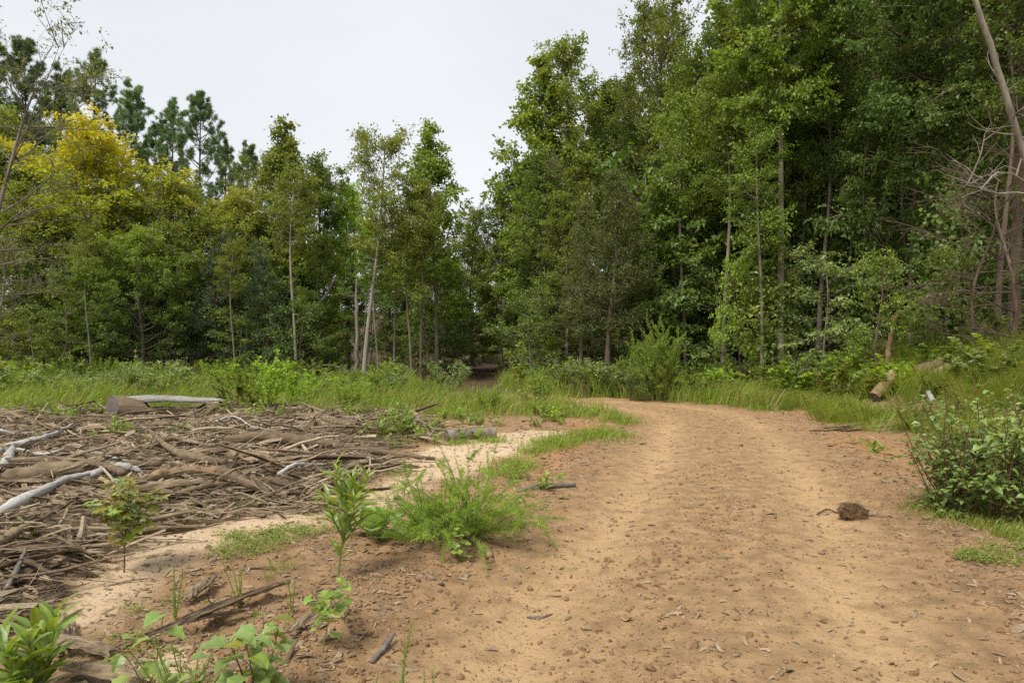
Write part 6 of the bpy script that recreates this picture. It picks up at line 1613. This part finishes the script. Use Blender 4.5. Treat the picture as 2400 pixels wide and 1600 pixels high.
plume('slender_stalk', gpx(670, 1410), 0.22, 2, 'thin green stalk before the end of the bark trough', 9, spread=0.1, leaflets=70, ll=0.025, curve=0)
plume('slender_stalk', gpx(548, 1190), 0.3, 2, 'thin upright stalk on the sand behind the creeping mat', 10, spread=0.1, leaflets=90, ll=0.03, curve=0)
plume('slender_stalk', gpx(450, 1200), 0.4, 2, 'leaning thin green stalk at the edge of the bark', 11, spread=0.5, leaflets=90, ll=0.03, curve=-0.2)
plume('slender_stalk', gpx(80, 1030), 0.55, 2, 'thin arching green stalk among the far bark', 12, spread=0.8, leaflets=90, ll=0.04, curve=-0.6)
plume('feathery_clump', gpx(1175, 1100), 0.35, 14, 'small fresh feathery clump behind the big one', 13, spread=1.0, leaflets=70, ll=0.04, curve=-0.2, sub=2)

# seedlings growing out of the bark field and sand
G = 'small bright weeds in the bark field'
for (u, v, h) in [(215, 1012, 0.22), (275, 1010, 0.45), (300, 1015, 0.3), (330, 1025, 0.25), (390, 1000, 0.25), (415, 1000, 0.25), (500, 1000, 0.2), (665, 1010, 0.2), (740, 1035, 0.2), (860, 1000, 0.45), (900, 1005, 0.5), (930, 995, 0.5),
                  (960, 1010, 0.4), (835, 1010, 0.35), (990, 985, 0.5), (1000, 1020, 0.2), (1060, 1012, 0.3), (1095, 1010, 0.3), (560, 1020, 0.16), (645, 960, 0.3), (700, 965, 0.3), (40, 955, 0.6), (100, 958, 0.5), (180, 958, 0.5), (210, 955, 0.4), (880, 985, 0.55), (915, 970, 0.5)]:
    shrub('seedling', rs.choice(['weed', 'weed_b']), u, v, h, 'small bright weed growing through the bark by ' + min(FIELD, key=lambda f: (f[0] - u) ** 2 + 3 * (f[1] - v) ** 2)[2], G, cat='weed', ws=rs.uniform(0.9, 1.3))
G = 'low weeds where the meadow meets the bark and soil'
for k in range(60):
    u = rs.uniform(-40, 1400); v = rs.uniform(932, 972) if u < 1000 else rs.uniform(935, 985)
    p = gpx(u, v)
    if road_dist(p[0], p[1])[0] < 2.0 or (230 < u < 470 and v > 945): continue
    kd = rs.choice(['weed', 'weed_b', 'fine', 'weed'])
    shrub('seedling', kd, u, v, rs.uniform(0.2, 0.5), 'low ' + KINDW[kd] + ' weed at meadow rim by ' + near_land(u), G, cat='weed', ws=rs.uniform(1.0, 1.4), mat=rs.choice(['plant', 'leaf_fresh', 'plant']))

# big leafy bush at the right road edge
def road_bush(u, v, h, w, n_stem, n_obj, n_rest, label, seed):
    base = gpx(u, v); rng = np.random.default_rng(seed)
    root = link('leafy_bush', None, None, base); tag(root, label, 'bush')
    az = rng.uniform(0, 6.28, n_stem); r0 = w * 0.42 * np.sqrt(rng.random(n_stem))
    B = np.stack([r0 * np.cos(az), r0 * np.sin(az), np.full(n_stem, -0.03)], -1)
    P = grow(rng, B, np.stack([np.cos(az) * 0.26 * r0 / (0.42 * w), np.sin(az) * 0.26 * r0 / (0.42 * w), np.ones(n_stem)], -1), h * rng.uniform(0.45, 1.15, n_stem), 9, 0.1, 0.09)
    s = rng.uniform(0.08, 0.9, (n_stem, 5)); b, t = along(P, s)
    d2 = t.reshape(-1, 3) * 0.6 + rng.normal(0, 0.6, (n_stem * 5, 3))
    P2 = grow(rng, b.reshape(-1, 3), d2, h * rng.uniform(0.15, 0.35, n_stem * 5), 9, 0.2, 0.08)
    st = Acc(); tubes(st, P, np.linspace(0.007, 0.003, 9)[None] * np.ones((n_stem, 1)), 5, tint=0.5)
    tubes(st, P2[:, ::2], np.full((len(P2), 5), 0.0025), 4, tint=0.5)
    link('stem', st.mesh('stem', M['stem_dark'], True), root)
    A = np.concatenate([P, P2, P2])
    n = n_obj + n_rest
    i = rng.integers(0, len(A), n)
    s = rng.uniform(0.06, 1.0, (n, 1)) ** 0.9; b, t = along(A[i], s); b, t = b[:, 0], t[:, 0]
    a2 = rng.uniform(0, 6.28, n)
    out = np.stack([np.cos(a2), np.sin(a2), rng.normal(-0.15, 0.3, n)], -1)
    pos = b + nrm(out + np.array([0, 0, 0.6])) * 0.02
    # the leaves on the road side show largest
    order = np.argsort(base[1] + pos[:, 1] - 0.3 * pos[:, 2])
    fo = Acc(); rest = order[n_obj:]
    for k in order[:n_obj]:
        put_leaf(root, 'small', pos[k], out[k] + t[k] * 0.2, np.array([0, -0.15, 1.0]) + rng.normal(0, 0.25, 3), rng.uniform(0.045, 0.085))
    L = rng.uniform(0.045, 0.08, len(rest))
    leaves(fo, pos[rest], out[rest], np.array([0, 0, 1.0]) + rng.normal(0, 0.3, (len(rest), 3)), L, L * 0.7, rng.uniform(0.2, 0.8, len(rest)))
    o = link('foliage', fo.mesh('foliage', M['plant_grey']), root); o['kind'] = 'stuff'
road_bush(2250, 1190, 1.15, 0.85, 54, 290, 2600, 'big bush of dull green ovate leaves at the road edge', 1)
road_bush(2370, 1120, 1.08, 0.8, 40, 120, 2200, 'second dull green bush behind the big one at the picture edge', 2)
shrub('leafy_weed', 'weed', 2365, 1155, 0.6, 'bright green leafy weed in front of the big bush at the picture edge', cat='weed', ws=1.5)

tot = sum(len(o.data.polygons) for o in scene.objects if o.type == 'MESH')
uniq = sum(len(m.polygons) for m in bpy.data.meshes)
print("objects", len(scene.objects), "faces drawn", tot, "unique faces", uniq)
